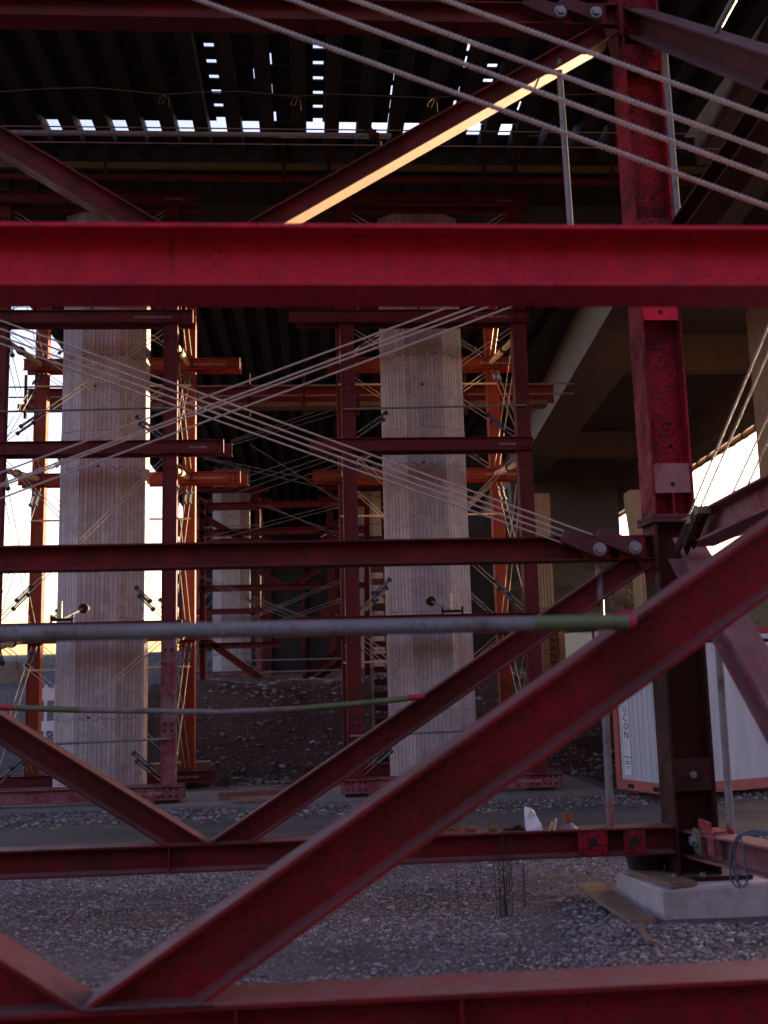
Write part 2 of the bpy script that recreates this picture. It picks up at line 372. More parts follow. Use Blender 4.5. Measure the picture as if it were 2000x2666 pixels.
def scatter(n, x0, x1, y0, y1, smin, smax, p=2.5, dens=None):
    P, Z = [], []
    while len(P) < n:
        x, y = random.uniform(x0, x1), random.uniform(y0, y1)
        if dens and random.random() > dens(x, y): continue
        s = smin+(smax-smin)*random.random()**p
        P.append((x, y, tz(x, y)+s*.15)); Z.append(s)
    return P, Z
def dn(x, y): return .15+.85*smooth(-.25, .25, noise.noise(V((x*.6, y*.9, 7))))
def inpad(x, y): return x > 2.75 and y > 8.8 and y < 10.3
P, Z = scatter(80000, -4.2, 6.5, 7.0, 13.2, 6e-3, .019, 2.2, lambda x, y: 0 if inpad(x, y) else dn(x, y)*(1 if abs(x-.3) < .45*y+.5 else 0))
pebbles('gravel', P, Z, .36)
P, Z = scatter(900, -4.2, 5.5, 7.0, 13.5, 0.02, .042, 3, lambda x, y: 0 if inpad(x, y) else dn(x, y))
pebbles('loose_stones', P, Z, .38)
P, Z = scatter(2600, 2.0, 4.6, 7.9, 9.9, .014, .036, 1.6, lambda x, y: 0 if inpad(x, y) else max(0, 1-1.8*min(abs(x-2.62)+max(0, 8.8-y)*.2, abs(y-8.62))))
pebbles('cobbles', P, Z, .34)
P, Z = scatter(4500, -8, 12, 15.9, 18.0, .015, .05, 2.5, lambda x, y: smooth(15.9, 16.8, y))
pebbles('coarse_gravel', P, Z, .32)
P, Z = scatter(7000, -2.6, 11, 21.4, 28.0, .015, .085, 4)
pebbles('berm_stones', P, Z, .22)
# ------------------------------------------------------------------ near frame A (out of focus)
YA = 4.7
A = thing('steel_truss', (0, 4.85, .4), 'large blurred red truss nearest the camera, its top beam smooth bright crimson', 'steel truss')
def xz(x, y, Y, yc=None): p = PT(x, y, Y); return V((p.x, yc if yc is not None else Y, p.z))
part('top_chord', MB().hsec((-4.2, 4.85, 4.10), (5.2, 4.85, 4.095), .31, .30, (0,1,0), .02, .014), M_CRIM, A, label='smooth bright crimson beam')
part('bottom_chord', MB().hsec((-4.2, 4.86, .585), (5.2, 4.86, .585), .31, .30, (0,1,0), .02, .014), M_NEAR, A)
def diagA(a, b, h=.28, **k):
    a, b = V(a), V(b); part('diagonal', MB().hsec(a, b, h, .27, (0,1,0), .02, .014, (min(max(a.z, .742), 3.942), min(max(b.z, .742), 3.942))), M_NEAR, A, **k)
p, q = PT(581, 1982, YA), PT(1659, 1212, YA); d = (q-p)/(q.x-p.x)
e = p+d*((.745-p.z)/d.z)
diagA((e.x, 4.85, .7421), (p.x+(3.942-p.z)/d.z, 4.85, 3.942))
s = -.63
p = PT(0, 2168, YA); diagA((p.x-(3.942-p.z)/.64, 4.85, 3.942), (p.x+(p.z-.742)/.64, 4.85, .742))
for x in (-1.4, -.35, .62, 3.2):
    for sgn in (-1, 1):
        part('stiffener', MB().box((x-.006, 4.86+sgn*.01 if sgn > 0 else 4.722, .452), (x+.006, 4.998 if sgn > 0 else 4.85, .718)), M_NEAR, A)
for x0, x1 in ((e.x-.25, e.x+.30),): part('weld_bead', MB().tube([(x0+(x1-x0)*t_/20, 4.708, .744+.003*math.sin(t_*2.2)) for t_ in range(21)], .009, 6), M_DARK, A, True)
a, b = PT(-40, 1371, 4.32), PT(1352, 1343, 4.62)
pipe = part('brace_tube', MB().tube([a, a.lerp(b, .5), b], .034, 20), M_GALV, A, True, label='thick grey scaffold tube crossing the picture')
a2 = a.lerp(b, .842); part('painted_sleeve', MB().tube([a2, b.lerp(a, .002)], .0353, 20), M_GREEN, pipe, True)
part('weld_bead', MB().tube([b.lerp(a, .025), b+V((.03, .05, .01))], [.038, .05], 14), M_REDP, pipe, True)
# ------------------------------------------------------------------ column
XC0, XC1 = 3.18, 3.57; YB = 9.3; YC1 = 9.68
C = thing('steel_column', (3.37, 9.5, .25), 'tall red steel column of wide flange section standing on the concrete pad', 'steel column')
cy = (YB+YC1)/2
def colpart(z0, z1): 
    b = MB()
    H, B, t = (XC1-XC0)/2, (YC1-YB)/2, .010; tf = .022
    P = [(-B,-H),(B,-H),(B,-H+tf),(t,-H+tf),(t,H-tf),(B,H-tf),(B,H),(-B,H),(-B,H-tf),(-t,H-tf),(-t,-H+tf),(-B,-H+tf)]
    vs = [(XC0+H+j, cy+i, z) for z in (z0, z1) for i, j in P]; n = 12
    return b.add(vs, [tuple(range(n)), tuple(range(n, 2*n))]+[(i, (i+1) % n, n+(i+1) % n, n+i) for i in range(n)])
part('upper_shaft', colpart(3.52, 9.6), M_COL, C)
part('lower_shaft', colpart(.30, 3.44), M_DARK, C)
part('splice_plate', MB().box((XC0-.04, YB-.03, 3.443), (XC1+.04, YC1+.03, 3.477)), M_MAUVE, C)
part('splice_plate', MB().box((XC0-.04, YB-.03, 3.483), (XC1+.04, YC1+.03, 3.517)), M_MAUVE, C)
part('base_plate', MB().box((XC0-.10, YB-.06, .262), (XC1+.25, YC1+.08, .298)), M_DARK, C)
BOLT = bolt_mesh(.022, .03, M_ZINC); BOLTR = bolt_mesh(.013, .016, M_DARK); BOLTB = bolt_mesh(.042, .045, M_ZINC)
HOLE = bolt_mesh(.016, .004, M_HOLE)
for x in (XC0-.05, XC0+.2, XC1+.16): inst('anchor_bolt', BOLT, (x, YB-.03, .298), C, (R(-90), 0, 0))
yw = cy-.012
for z0, z1, m in ((8.0, 8.28, M_COL), (6.2, 6.44, M_COL), (5.40, 5.66, M_CRIM), (3.72, 4.0, M_PINK), (1.02, 1.30, M_DARK)):
    pl = part('batten_plate', MB().box((XC0+.024, YB+.012, z0), (XC1-.024, YB+.026, z1)), m, C)
    inst('bolt_hole', HOLE, ((XC0+XC1)/2, YB+.011, z0+.08), pl) if z0 > 1.5 else inst('bolt', BOLT, ((XC0+XC1)/2, YB+.012, z0+.14), pl)
for z in (7.65, 7.42, 6.72, 6.52, 4.42, 4.2):
    for x in (XC0+.09, XC1-.13): inst('bolt_hole', HOLE, (x, yw, z), C)
for z in (3.60,):
    for x in (XC0+.1, XC1-.1): inst('bolt', BOLT, (x, YB+.08, z-.08), C, (R(90), 0, 0))
part('stiffener', MB().box((3.37, YB+.02, 3.52), (3.385, cy-.012, 3.71)), M_COL, C)
# ------------------------------------------------------------------ frame B
B = thing('steel_truss', (0, 9.4, .45), 'worn red steel truss bolted to the left side of the tall column', 'steel truss')
yb = 9.42
def hB(x0, z0, x1, z1, h, name, m=M_RED, par=B, cut=(None, None), b=.24, **k): return part(name, MB().hsec((x0, yb, z0), (x1, yb, z1), h, b, (0,1,0), .016, .012, cut), m, par, **k)
hB(-5.2, .605, XC0-.006, .605, .235, 'bottom_chord')
hB(-5.2, 3.215, XC0-.03, 3.215, .225, 'middle_chord')
hB(-5.3, 5.90, XC0-.03, 5.90, .225, 'upper_middle_chord')
hB(-5.4, 8.585, XC0-.03, 8.60, .23, 'top_chord')
def diagB(c0, c1, z0, z1, h, m=M_RED, **k):
    p, q = PT(*c0, 9.3), PT(*c1, 9.3); d = (q-p)/(q.x-p.x)
    return hB(p.x+(z0-p.z)/d.z, z0, p.x+(z1-p.z)/d.z, z1, h, 'diagonal', m, cut=(z0, z1) if d.z > 0 else (z0, z1), b=.225, **k)
diagB((847, 1581), (1376, 1215), .725, 3.10, .215)
diagB((0, 1577), (400, 1825), .725, 3.10, .215)
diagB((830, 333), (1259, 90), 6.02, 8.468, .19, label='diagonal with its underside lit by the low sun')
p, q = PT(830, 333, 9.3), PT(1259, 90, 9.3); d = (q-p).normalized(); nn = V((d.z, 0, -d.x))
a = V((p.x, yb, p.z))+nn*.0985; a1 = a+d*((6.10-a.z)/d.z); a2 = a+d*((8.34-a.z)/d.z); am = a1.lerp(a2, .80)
for u_, v_ in ((a1, am-d*.03), (am+d*.01, a2)): part('sun_glow_plate', MB().obox(u_, v_, (0,1,0), .215, .006), M_SUNGLOW, B, label='thin pale plate added under the diagonal, low sun glow painted in its colour')  # thin plates added so the diagonal's underside looks brightly sunlit
diagB((0, 297), (348, 505), 6.02, 8.468, .215)
for x in (-1.25, .05): part('stiffener', MB().box((x-.006, 9.302, .505), (x+.006, yb-.008, .705)), M_RED, B)
# plates on bottom chord and clevis lugs
for x0, x1, m in ((2.30, 2.56, M_COL), (2.71, 2.90, M_COL)):
    pl = part('lug_plate', MB().box((x0, 9.304, .506), (x1, 9.33, .704)), m, B); inst('bolt_hole', bolt_mesh(.03, .004, M_HOLE), ((x0+x1)/2, 9.303, .61), pl)
part('end_plate', MB().box((XC0-.028, 9.27, 3.0), (XC0-.004, 9.6, 3.40)), M_RED, B)
part('end_plate', MB().box((XC0-.028, 9.27, 8.36), (XC0-.004, 9.6, 8.74)), M_RED, B)
part('gusset_plate', MB().add([(3.0,9.33,3.095),(XC0-.03,9.33,3.095),(XC0-.03,9.33,2.86),(3.10,9.33,2.90),(3.0,9.35,3.095),(XC0-.03,9.35,3.095),(XC0-.03,9.35,2.86),(3.10,9.35,2.90)],[(0,1,2,3),(7,6,5,4),(0,4,5,1),(1,5,6,2),(2,6,7,3),(3,7,4,0)]), M_RED, B)
part('gusset_plate', MB().add([(3.0,9.33,8.46),(XC0-.03,9.33,8.46),(XC0-.03,9.33,8.12),(3.10,9.33,8.02),(3.0,9.35,8.46),(XC0-.03,9.35,8.46),(XC0-.03,9.35,8.12),(3.10,9.35,8.02)],[(0,1,2,3),(7,6,5,4),(0,4,5,1),(1,5,6,2),(2,6,7,3),(3,7,4,0)]), M_RED, B)
def vtube(c0, c1, Y, r, par, m=M_GALV, caps=True, label=None):
    p, q = PT(*c0, Y), PT(*c1, Y)
    o = part('post_tube', MB().tube([p, q], r, 14), m, par, True, label=label)
    if caps: part('painted_end', MB().tube([q, q+(p-q).normalized()*.22], r*1.03, 14), M_PINK, o, True)
    return o
vtube((1293, 1218), (1319.5, 1786), 9.42, .034, B)
vtube((1207, 130), (1233, 500), 9.42, .030, B, caps=False)
pts = [PT(x, y, 9.22) for x, y in ((-60, 1527), (150, 1533), (480, 1538), (640, 1531), (780, 1519), (918, 1504))]
tb = part('brace_tube', MB().tube(pts, .025, 14), M_GALV, B, True, label='thin grey scaffold tube with green and red painted ends')
part('painted_sleeve', MB().tube([PT(x, y, 9.218) for x, y in ((640, 1531), (780, 1519), (880, 1508.5))], .0262, 14), M_GREEN, tb, True)
part('painted_sleeve', MB().tube([PT(x, y, 9.218) for x, y in ((30, 1528.5), (150, 1533), (175, 1533.8))], .0262, 14), M_GREEN, tb, True)
part('painted_end', MB().tube([PT(x, y, 9.218) for x, y in ((882, 1508), (918, 1504))], .0264, 14), M_REDP, tb, True)
part('painted_end', MB().tube([PT(x, y, 9.218) for x, y in ((-40, 1526.5), (30, 1528.5))], .0264, 14), M_REDP, tb, True)
# clevis assemblies
def clevis(pin, dirv, L, par, m=M_MAUVE, Y0=9.21):
    # pin: x,z of the pin, dirv: unit vector towards the rod
    px, pz = pin; d = V(dirv).normalized(); nrm = V((-d.z, 0, d.x))
    for yy in (Y0, Y0+.075):
        b = MB(); pr = []
        for k in range(9):
            a = math.pi/2+math.pi*k/8; pr.append(V((px, 0, pz))+(d*math.cos(a)+nrm*math.sin(a))*.075)
        pr += [V((px, 0, pz))+d*L-nrm*.06, V((px, 0, pz))+d*L+nrm*.06]
        n = len(pr); vs = [(p.x, yy+o, p.z) for o in (0, .018) for p in pr]
        b.add(vs, [tuple(range(n)), tuple(range(n, 2*n))]+[(i, (i+1) % n, n+(i+1) % n, n+i) for i in range(n)])
        pp = part('clevis_plate', b, m, par)
        if yy == Y0: inst('bolt', BOLTB, (px, Y0, pz), pp)
    c = V((px, Y0+.045, pz))+d*L*.97; part('clevis_block', MB().obox(c-d*.035, c+d*.035, (0,1,0), .10, .11), m, par)
    nut = V((px, Y0+.045, pz))+d*L*.76; part('nut', MB().tube([nut-d*.03, nut+d*.03], .026, 6), M_ZINC, par)
    part('rod_end', MB().tube([V((px, Y0+.045, pz))+d*L*.45, c], .0115, 8), M_ROD, par, True)
LUG = []
for cx, cy_ in ((1295, 1186), (1372, 1183)):
    p = PT(cx, cy_, 9.21); lp = part('lug_plate', MB().box((p.x-.12, 9.304, 3.118), (p.x+.13, 9.335, 3.312)), M_COL, B)
    clevis((p.x, p.z), (-1, 0, .40), .33, B); LUG.append(p)
for cx, cy_ in ((1210, 25), (1287, 27)):
    p = PT(cx, cy_, 9.21); part('lug_plate', MB().box((p.x-.12, 9.304, 8.50), (p.x+.13, 9.335, 8.71)), M_COL, B)
    clevis((p.x, p.z), (-1, 0, .36), .36, B)
# ------------------------------------------------------------------ side frame towards the camera (plane X = 3.4)
D = thing('steel_truss', (3.4, 8, .5), 'red steel side truss running from the tall column towards the right edge of the picture', 'steel truss')
XD = 3.40
def sB(c0, c1, h, name, m, b=.26, ext=(0, 0), **k):
    p, q = PX(*c0, XD), PX(*c1, XD); dd = (q-p).normalized(); p = p-dd*ext[0]; q = q+dd*ext[1]
    return part(name, MB().hsec(p, q, h, b, (1,0,0), .018, .014), m, D, **k)
sB((1370, 46), (1659, 148), .25, 'upper_diagonal', M_MAUVE, ext=(0, .9))
sB((1659, 255), (1497, 483), .22, 'rising_diagonal', M_DARK, ext=(1.1, .55))
sB((1534, 1138), (1659, 1078), .25, 'middle_chord', M_PINK, ext=(.28, 2.2))
sB((1500, 1820), (1659, 1855), .23, 'bottom_chord', M_PINK, ext=(-.02, 2.))
sB((1470, 1170), (1659, 1500), .25, 'lower_diagonal', M_PINK, ext=(-.12, 1.2))
p = PX(1515, 1812, XD)
for k, (c, m) in enumerate((((1536, 1815), M_GREEN), ((1566, 1822), M_PINK))):
    q = PX(*c, XD); pl = part('lug_plate', MB().box((XD-.128, q.y-.09, q.z-.10), (XD-.112, q.y+.07, q.z+.10)), m, D)
    if k == 0: inst('bolt', BOLTB, (XD-.13, q.y+.02, q.z), pl, (0, 0, R(-90)))
tz0 = PX(1577, 1792, XD+.1)
o = part('post_tube', MB().tube([PX(1548, 1330, XD+.12), PX(1579, 1795, XD+.10)], .032, 14), M_GALV, D, True)
part('painted_end', MB().tube([PX(1577.6, 1780, XD+.10), PX(1579.3, 1800, XD+.10)], .0335, 14), M_REDP, o, True)
part('post_tube', MB().tube([PT(1434, 96, 9.2), PT(1466, 490, 9.2)], .031, 14), M_GALV, D, True)
part('tube_clamp', MB().tube([PT(1434, 93, 9.2), PT(1435.5, 108, 9.2)], .042, 14), M_DARK, D, True)
part('post_tube', MB().tube([PX(1545, 72, XD), PX(1600, -30, XD)], .028, 14), M_GALV, D, True)
for c0, c1, L in (((1507, 1100), (1476, 1178), .3), ((1490, 1120), (1462, 1190), .3)):
    a, b = PX(*c0, XD-.2), PX(*c1, XD-.2)
    part('clevis_plate', MB().obox(a, b, (1,0,0), .02, .09), M_DARK, D); part('clevis_plate', MB().obox(a+V((.08,0,0)), b+V((.08,0,0)), (1,0,0), .02, .09), M_DARK, D)
    part('clevis_block', MB().obox(a+V((.04,0,.02)), a+V((.04,0,-.04)), (1,0,0), .11, .09), M_GREEN, D)
pl = PX(1543, 1782, XD); part('angle_cleat', MB().box((XD-.10, pl.y-.16, pl.z-.035), (XD-.085, pl.y+.10, pl.z+.045)).box((XD-.085, pl.y-.16, pl.z-.045), (XD+.06, pl.y+.10, pl.z-.033)), M_REDP, D)
# ------------------------------------------------------------------ threaded tension rods
def ribbed(p, q, r, pitch, n=8):
    p, q = V(p), V(q); L = (q-p).length; m = int(L/pitch); a = (q-p)/L; u = a.orthogonal().normalized(); v = a.cross(u)
    k = np.arange(2*m+1); t = k*pitch/2; rr = np.where(k % 2 == 0, r, r*.70)
    ang = np.linspace(0, 2*math.pi, n, endpoint=False)
    A_ = np.array(a); U = np.array(u); W = np.array(v)
    t2 = t[:, None]+pitch*ang[None]/(2*math.pi)*.9*1.0
    P = np.array(p)+t2[..., None]*A_+rr[:, None, None]*(np.cos(ang)[None, :, None]*U+np.sin(ang)[None, :, None]*W)
    b = MB(); b.v = [V(x) for x in P.reshape(-1, 3)]
    b.f = [(i*n+j, i*n+(j+1) % n, (i+1)*n+(j+1) % n, (i+1)*n+j) for i in range(2*m) for j in range(n)]
    return b
def rod(p, q, r, pitch, label, group, m=M_ROD):
    return solo('tension_rod', ribbed(p, q, r, pitch), m, label, 'tension rod', group, False)
G1 = 'thick threaded rods slanting across the top of the picture'
for (a, b, lb) in (((430, 0), (1659, 446), 'lowest of the four thick ribbed rods slanting down to the right across the top'),
                   ((632, 0), (1659, 382), 'second from below of the four thick ribbed rods across the top'),
                   ((768, 0), (1659, 326), 'third from below of the four thick ribbed rods across the top'),
                   ((962, 0), (1659, 254), 'highest of the four thick ribbed rods slanting across the top right')):
    p, q = PT(*a, 6.1), PT(*b, 5.7); d = (q-p); rod(p-d*.35, q+d*.25, .0175, .030, lb, G1)
G2 = 'threaded rods falling to the right onto the middle chord'
ends = [(LUG[1], .33, 0.), (LUG[1], .33, .04), (LUG[0], .33, 0.), (LUG[0], .33, .04)]
for i, (a, b, lb) in enumerate((((0, 692), (1282, 1156), 'topmost of the four ribbed rods falling from the left edge to the clevis'),
                   ((0, 710), (1262, 1163), 'second of the four ribbed rods falling to the clevises on the middle chord'),
                   ((0, 726), (1218, 1160), 'third of the four ribbed rods falling to the clevises on the middle chord'),
                   ((0, 742), (1212, 1172), 'lowest of the four ribbed rods falling to the clevises on the middle chord'))):
    p, q = PT(*a, 9.1), PT(*b, 9.255); d = (q-p); rod(p-d*.25, q, .0100, .026, lb, G2)
G3 = 'threaded rods rising to the right behind the crimson beam'
for a, b, lb in (((0, 1021), (966, 664), 'uppermost of the four ribbed rods rising from the left edge past the two piers'),
                 ((0, 1046), (994, 673), 'second from the top of the four ribbed rods rising past the two piers'),
                 ((0, 1051), (1043, 666), 'third of the four ribbed rods rising past the piers, close under its neighbour'),
                 ((0, 1077), (1070, 675), 'lowest of the four ribbed rods rising from the left edge past the two piers')):
    p, q = PT(*a, 9.0), PT(*b, 9.0); d = (q-p); rod(p-d*.3, q+d*.14, .0100, .026, lb, G3)
G4 = 'threaded rods of the side truss on the right'
for a, b, lb in (((1659, 705), (1484, 1123), 'leftmost of the four ribbed rods rising from the column joint to the right edge'),
                 ((1659, 762), (1512, 1098), 'second from the left of the four ribbed rods rising to the right edge'),
                 ((1659, 899), (1570, 1092), 'third of the four ribbed rods rising behind the middle chord at the right edge'),
                 ((1659, 951), (1604, 1073), 'rightmost and shortest looking of the four ribbed rods at the right edge')):
    p, q = PX(*a, XD-.16 if a[1] < 800 else XD+.2), PX(*b, XD-.16 if a[1] < 800 else XD+.2); d = (q-p).normalized(); rod(p-d*2.5, q, .0100, .026, lb, G4)
M_JOINT = plain('dark_board_joint', (.10,.075,.075,1), .95)  # dark dashes where the form board ends meet
# ------------------------------------------------------------------ piers
def pier(cx, y0, wid, dep, z0, z1, label, group):
    ch = .44; cd_ = .33; wb = .083
    pts = [(-wid/2+ch, 0), (wid/2-ch, 0), (wid/2, cd_), (wid/2, dep-cd_), (wid/2-ch, dep), (-wid/2+ch, dep), (-wid/2, dep-cd_), (-wid/2, cd_)]
    ring = []
    for i in range(8):
        a, b = V((*pts[i], 0)), V((*pts[(i+1) % 8], 0)); L = (b-a).length; n = max(1, round(L/wb)); t = (b-a)/L; inn = V((-t.y, t.x, 0))
        for k in range(n):
            s0, s1 = k*L/n, (k+1)*L/n; off = random.uniform(0, .003)
            ring += [(a+t*(s0+.004)+inn*off, 1), (a+t*(s1-.004)+inn*off, 0), (a+t*s1+inn*.011, 0)]
    t = thing('bridge_pier', (cx, y0+dep/2, z0), label, 'bridge pier', group)
    zj = [z0, z0+3.3, z0+6.85, z1]
    for i in range(3):
        sc = 1.0-.006*i
        b = MB(); zs = [zj[i], zj[i+1]-.025, zj[i+1]]; rr = [1, 1, .97 if i < 2 else 1]
        for z, r_ in zip(zs, rr):
            for p, _ in ring: b.v.append(V((cx+p.x*sc*r_, y0+dep/2+(p.y-dep/2)*sc*r_, z)))
        n = len(ring)
        b.f = [(j*n+k, j*n+(k+1) % n, (j+1)*n+(k+1) % n, (j+1)*n+k) for j in range(2) for k in range(n)]
        b.f += [tuple(range(n)), tuple(range(2*n, 3*n))]
        o = part('concrete_lift', b, M_PIER, t)
        me = o.data; ca = me.color_attributes.new('board', 'FLOAT_COLOR', 'CORNER'); tones = [random.uniform(.88, 1.06) for _ in range(n//3+1)]
        for po in me.polygons:
            mn = min(me.loops[l].vertex_index % n for l in po.loop_indices); vi = [me.loops[l].vertex_index % n for l in po.loop_indices]
            groove = not (len(vi) == 4 and set(v % 3 for v in vi) == {0, 1}); c = .55 if groove and len(vi) == 4 else tones[mn//3]
            for l in po.loop_indices: ca.data[l].color = (c, c, c, 1)
    jb = MB()
    for zz, sc in ((z0+1.45, 1.), (z0+2.95, 1.), (z0+4.5, .994), (z0+6.1, .994), (z0+8.3, .988)):
        for k in range(0, len(ring)-1, 3):
            if random.random() < .25: continue
            p, q = ring[k][0], ring[k+1][0]; dz = zz+(.035 if (k//3) % 2 else 0)+random.uniform(-.01, .01)
            P1 = V((cx+p.x*sc, y0+dep/2+(p.y-dep/2)*sc, dz)); P2 = V((cx+q.x*sc, y0+dep/2+(q.y-dep/2)*sc, dz))
            jb.obox(P1, P2, (0,0,1), .014, .006)
    part('board_joints', jb, M_JOINT, t, kind='stuff')
    for z in np.arange(z0+1.5, z1, 1.55):
        inst('tie_hole', bolt_mesh(.017, .004, M_HOLE), (cx-.1+random.uniform(-.1, .1), y0+.001, z), t)
    return t
GP = 'octagonal concrete piers of the new bridge'
ZP = PT(200, 455, 19.5).z
pier(-3.95, 19.45, 1.62, 1.15, .0, ZP, 'board marked concrete pier inside the left tower, its right edge in full sun', GP)
pier(2.25, 19.45, 1.62, 1.15, .0, ZP, 'octagonal board marked concrete pier inside the right steel tower', GP)
pier(-3.75, 48.5, 1.75, 1.2, 2.0, 12.2, 'distant octagonal concrete pier seen between the two near piers', GP)
pier(2.5, 48.5, 1.75, 1.2, 2.0, 12.2, 'distant concrete pier mostly hidden behind the ladder and the right tower leg', GP)
# ------------------------------------------------------------------ shoring towers
TXT = {}
def text_mesh(s, size, m):
    k = (s, size, m.name)
    if k in TXT: return TXT[k]
    cu = bpy.data.curves.new('t', 'FONT'); cu.body = s; cu.size = size; cu.extrude = .001; cu.resolution_u = 2
    to = link(bpy.data.objects.new('t', cu)); bpy.context.view_layer.update()
    me = bpy.data.meshes.new_from_object(to.evaluated_get(bpy.context.evaluated_depsgraph_get())); bpy.data.objects.remove(to)
    me.materials.clear(); me.materials.append(m); me.name = 'lettering'; TXT[k] = me; return me
M_CHALK = plain('chalk_lettering', (.42,.30,.28,1), .8, 0, .4, 60, .1)
M_INK = plain('black_lettering', (.02,.02,.02,1), .6, 0, .2, 30, .0)
M_WHITE = plain('white_paint', (.62,.62,.68,1), .6, 0, .12, 4, .1)
def lettering(s, size, m, loc, par, rz=0):
    o = inst('lettering', text_mesh(s, size, m), loc, par, (R(90), 0, rz)); o['label'] = 'stencilled "%s"' % s if len(s) < 30 else 'stencilled lettering'; return o
LV = [.36, 3.16, 6.37, 8.80, 11.1]       # top of the beams at each level
def turnbuckle_rod(par, p, q, at=.12, r=.0075, both=False, m=M_ROD2):
    p, q = V(p), V(q); d = (q-p).normalized(); o = part('tie_rod', MB().tube([p, q], r, 6), m, par, True)
    c = p.lerp(q, at); s = d.orthogonal().normalized()*.024
    b = MB().obox(c-d*.17+s, c+d*.17+s, s, .014, .02).obox(c-d*.17-s, c+d*.17-s, s, .014, .02).obox(c+d*.14, c+d*.20, s, .07, .05).obox(c-d*.20, c-d*.14, s, .07, .05)
    part('turnbuckle', b, M_BLUE, o); return o
def tower(xl, xr, yf, yk, lv, label, ends_f, ends_b, detail=True, txt=True, dx=0):
    t = thing('shoring_tower', ((xl+xr)/2, (yf+yk)/2, lv[0]-.3), label, 'shoring tower', 'steel shoring towers around the piers')
    cw = .255
    for (x, y, m) in ((xl, yf, M_TOWER), (xr, yf, M_PINK if xr < 0 else M_TOWER), (xl, yk, M_BOUNCE if xl < 0 else M_TOWER), (xr, yk, M_BOUNCE)):
        b0 = lv[0]-.22
        for i in range(len(lv)):
            z0 = lv[i-1]+.004 if i else b0; z1 = lv[i]-.24 if i else lv[0]
            z1 = lv[i]-.004
            if i == 0: continue
            mm = m if not (m is M_PINK and i > 1) else M_TOWER
            c = part('column', MB().hsec((x, y, z0+.0), (x, y, z1), cw, .24, (0,1,0), .016, .20 if y == yf or True else .01), mm, t)
            part('head_plate', MB().box((x-.15, y-.14, z1-.03), (x+.15, y+.14, z1-.004)), mm, c)
            if detail and y == yf:
                for zz in (z0+.9, z0+1.02, z1-.5):
                    for xx in (-.05, .06): inst('bolt_hole', HOLE, (x+xx, y-.1205, zz), c)
    for i, z in enumerate(lv):
        h = .235
        for side, y, m, (e0, e1) in (('f', yf, M_TOWER if i else M_PINK, ends_f[i]), ('b', yk, M_BOUNCE, ends_b[i])):
            if i == 0 and side == 'b': m = M_TOWER
            fb = part('crossbeam', MB().usec((e0, y-.135, z-h/2), (e1, y-.135, z-h/2), h, .07, (0,-1,0)), m, t)
            part('crossbeam', MB().usec((e0+.12*(1 if side == 'f' else 0)+dx, y+.135, z-h/2), (e1+(.14 if e1 < 0 and i == 2 else .02), y+.135, z-h/2), h, .07, (0,1,0)), m, t)
            part('end_plate', MB().box((e1+.001, y-.21, z-h), (e1+.013, y-.12, z+.005)), m, fb)
            if detail:
                for bx in (xl, xr):
                    for ox in (-.16, -.06, .06, .16):
                        for oz in (-.06, -.18): inst('bolt', BOLTR, (bx+ox, y-.147, z+oz), fb)
                for ox in (.10, .2):
                    for oz in (-.06, -.18): inst('bolt_hole', HOLE, (e1-ox, y-.1465, z+oz), fb)
                if txt:
                    s = 'S250 U300 S600 S355 HO' if (i % 2 == 1 or side == 'b') else 'NO 514944'
                    if i == 0: s = 'S250 U300 S600'
                    lettering(s, .062, M_CHALK, (e1-.25-.052*len(s)*.62 if side == 'b' else e1-.28-.05*len(s)*.7, y-.1475, z-.145), fb)
    for i in range(len(lv)-1):
        za, zb = lv[i]+.06, lv[i+1]-.30
        for y, off in ((yf+.02, 0), (yk, 0)):
            for k in (-.045, .045):
                turnbuckle_rod(t, (xl+.14, y, za+k+.04), (xr-.14, y, zb+k-.03), .12 if k < 0 else .14)
                turnbuckle_rod(t, (xr-.14, y+.05, za+k+.04), (xl+.14, y+.05, zb+k-.03), .10 if k < 0 else .12)
        for x in (xl, xr):
            sgn = 1 if x == xr else -1
            for k in (-.05, .05):
                turnbuckle_rod(t, (x+sgn*.0+k, yf+.16, zb), (x+k, yk-.16, za), .1)
                turnbuckle_rod(t, (x+k+.02, yk-.16, zb), (x+k+.02, yf+.16, za), .1)
            a, b = V((x-.02, yf+.15, lv[i+1]-.42)), V((x-.02, yk-.15, lv[i+1]-.10))
            pr = part('strut_tube', MB().tube([a, b], .052, 12), M_PROP, t, True)
            mdl = a.lerp(b, .45); dd = (b-a).normalized()
            part('jack_collar', MB().tube([mdl-dd*.04, mdl+dd*.04], .085, 12), M_BLACK, pr, True)
            part('jack_thread', MB().tube([a.lerp(b, .5)+dd*(.03*j) for j in range(20)], [.056 if j % 2 else .064 for j in range(20)], 10), M_PROP, pr, True)
        part('brace_tube', MB().tube([(xl-.1, yf-.17, (za+zb)/2-.55), (xr+.05, yf-.17, (za+zb)/2-.50)], .02, 8), M_GALV, t, True)
        part('brace_tube', MB().tube([(xl-.1, yk-.17, (za+zb)/2+.75), (xr+.05, yk-.17, (za+zb)/2+.75)], .02, 8), M_PROP, t, True)
    for x in (xl, xr):
        for y in (yf, yk):
            part('foot_plate', MB().box((x-.2, y-.18, lv[0]-.29), (x+.2, y+.18, lv[0]-.24)), M_DARK, t)
    return t
T1 = tower(-5.55, -2.50, 18.5, 21.4, LV, 'left maroon shoring tower around the left pier, its rear legs painted with orange bounce light',
      [(-8.2, -2.25), (-8.2, -2.27), (-8.2, -1.55), (-8.2, -2.10), (-8.2, -2.0)], [(-6.4, -2.0), (-6.4, -2.05), (-5.95, -1.45), (-5.9, -1.45), (-6.4, -1.6)])
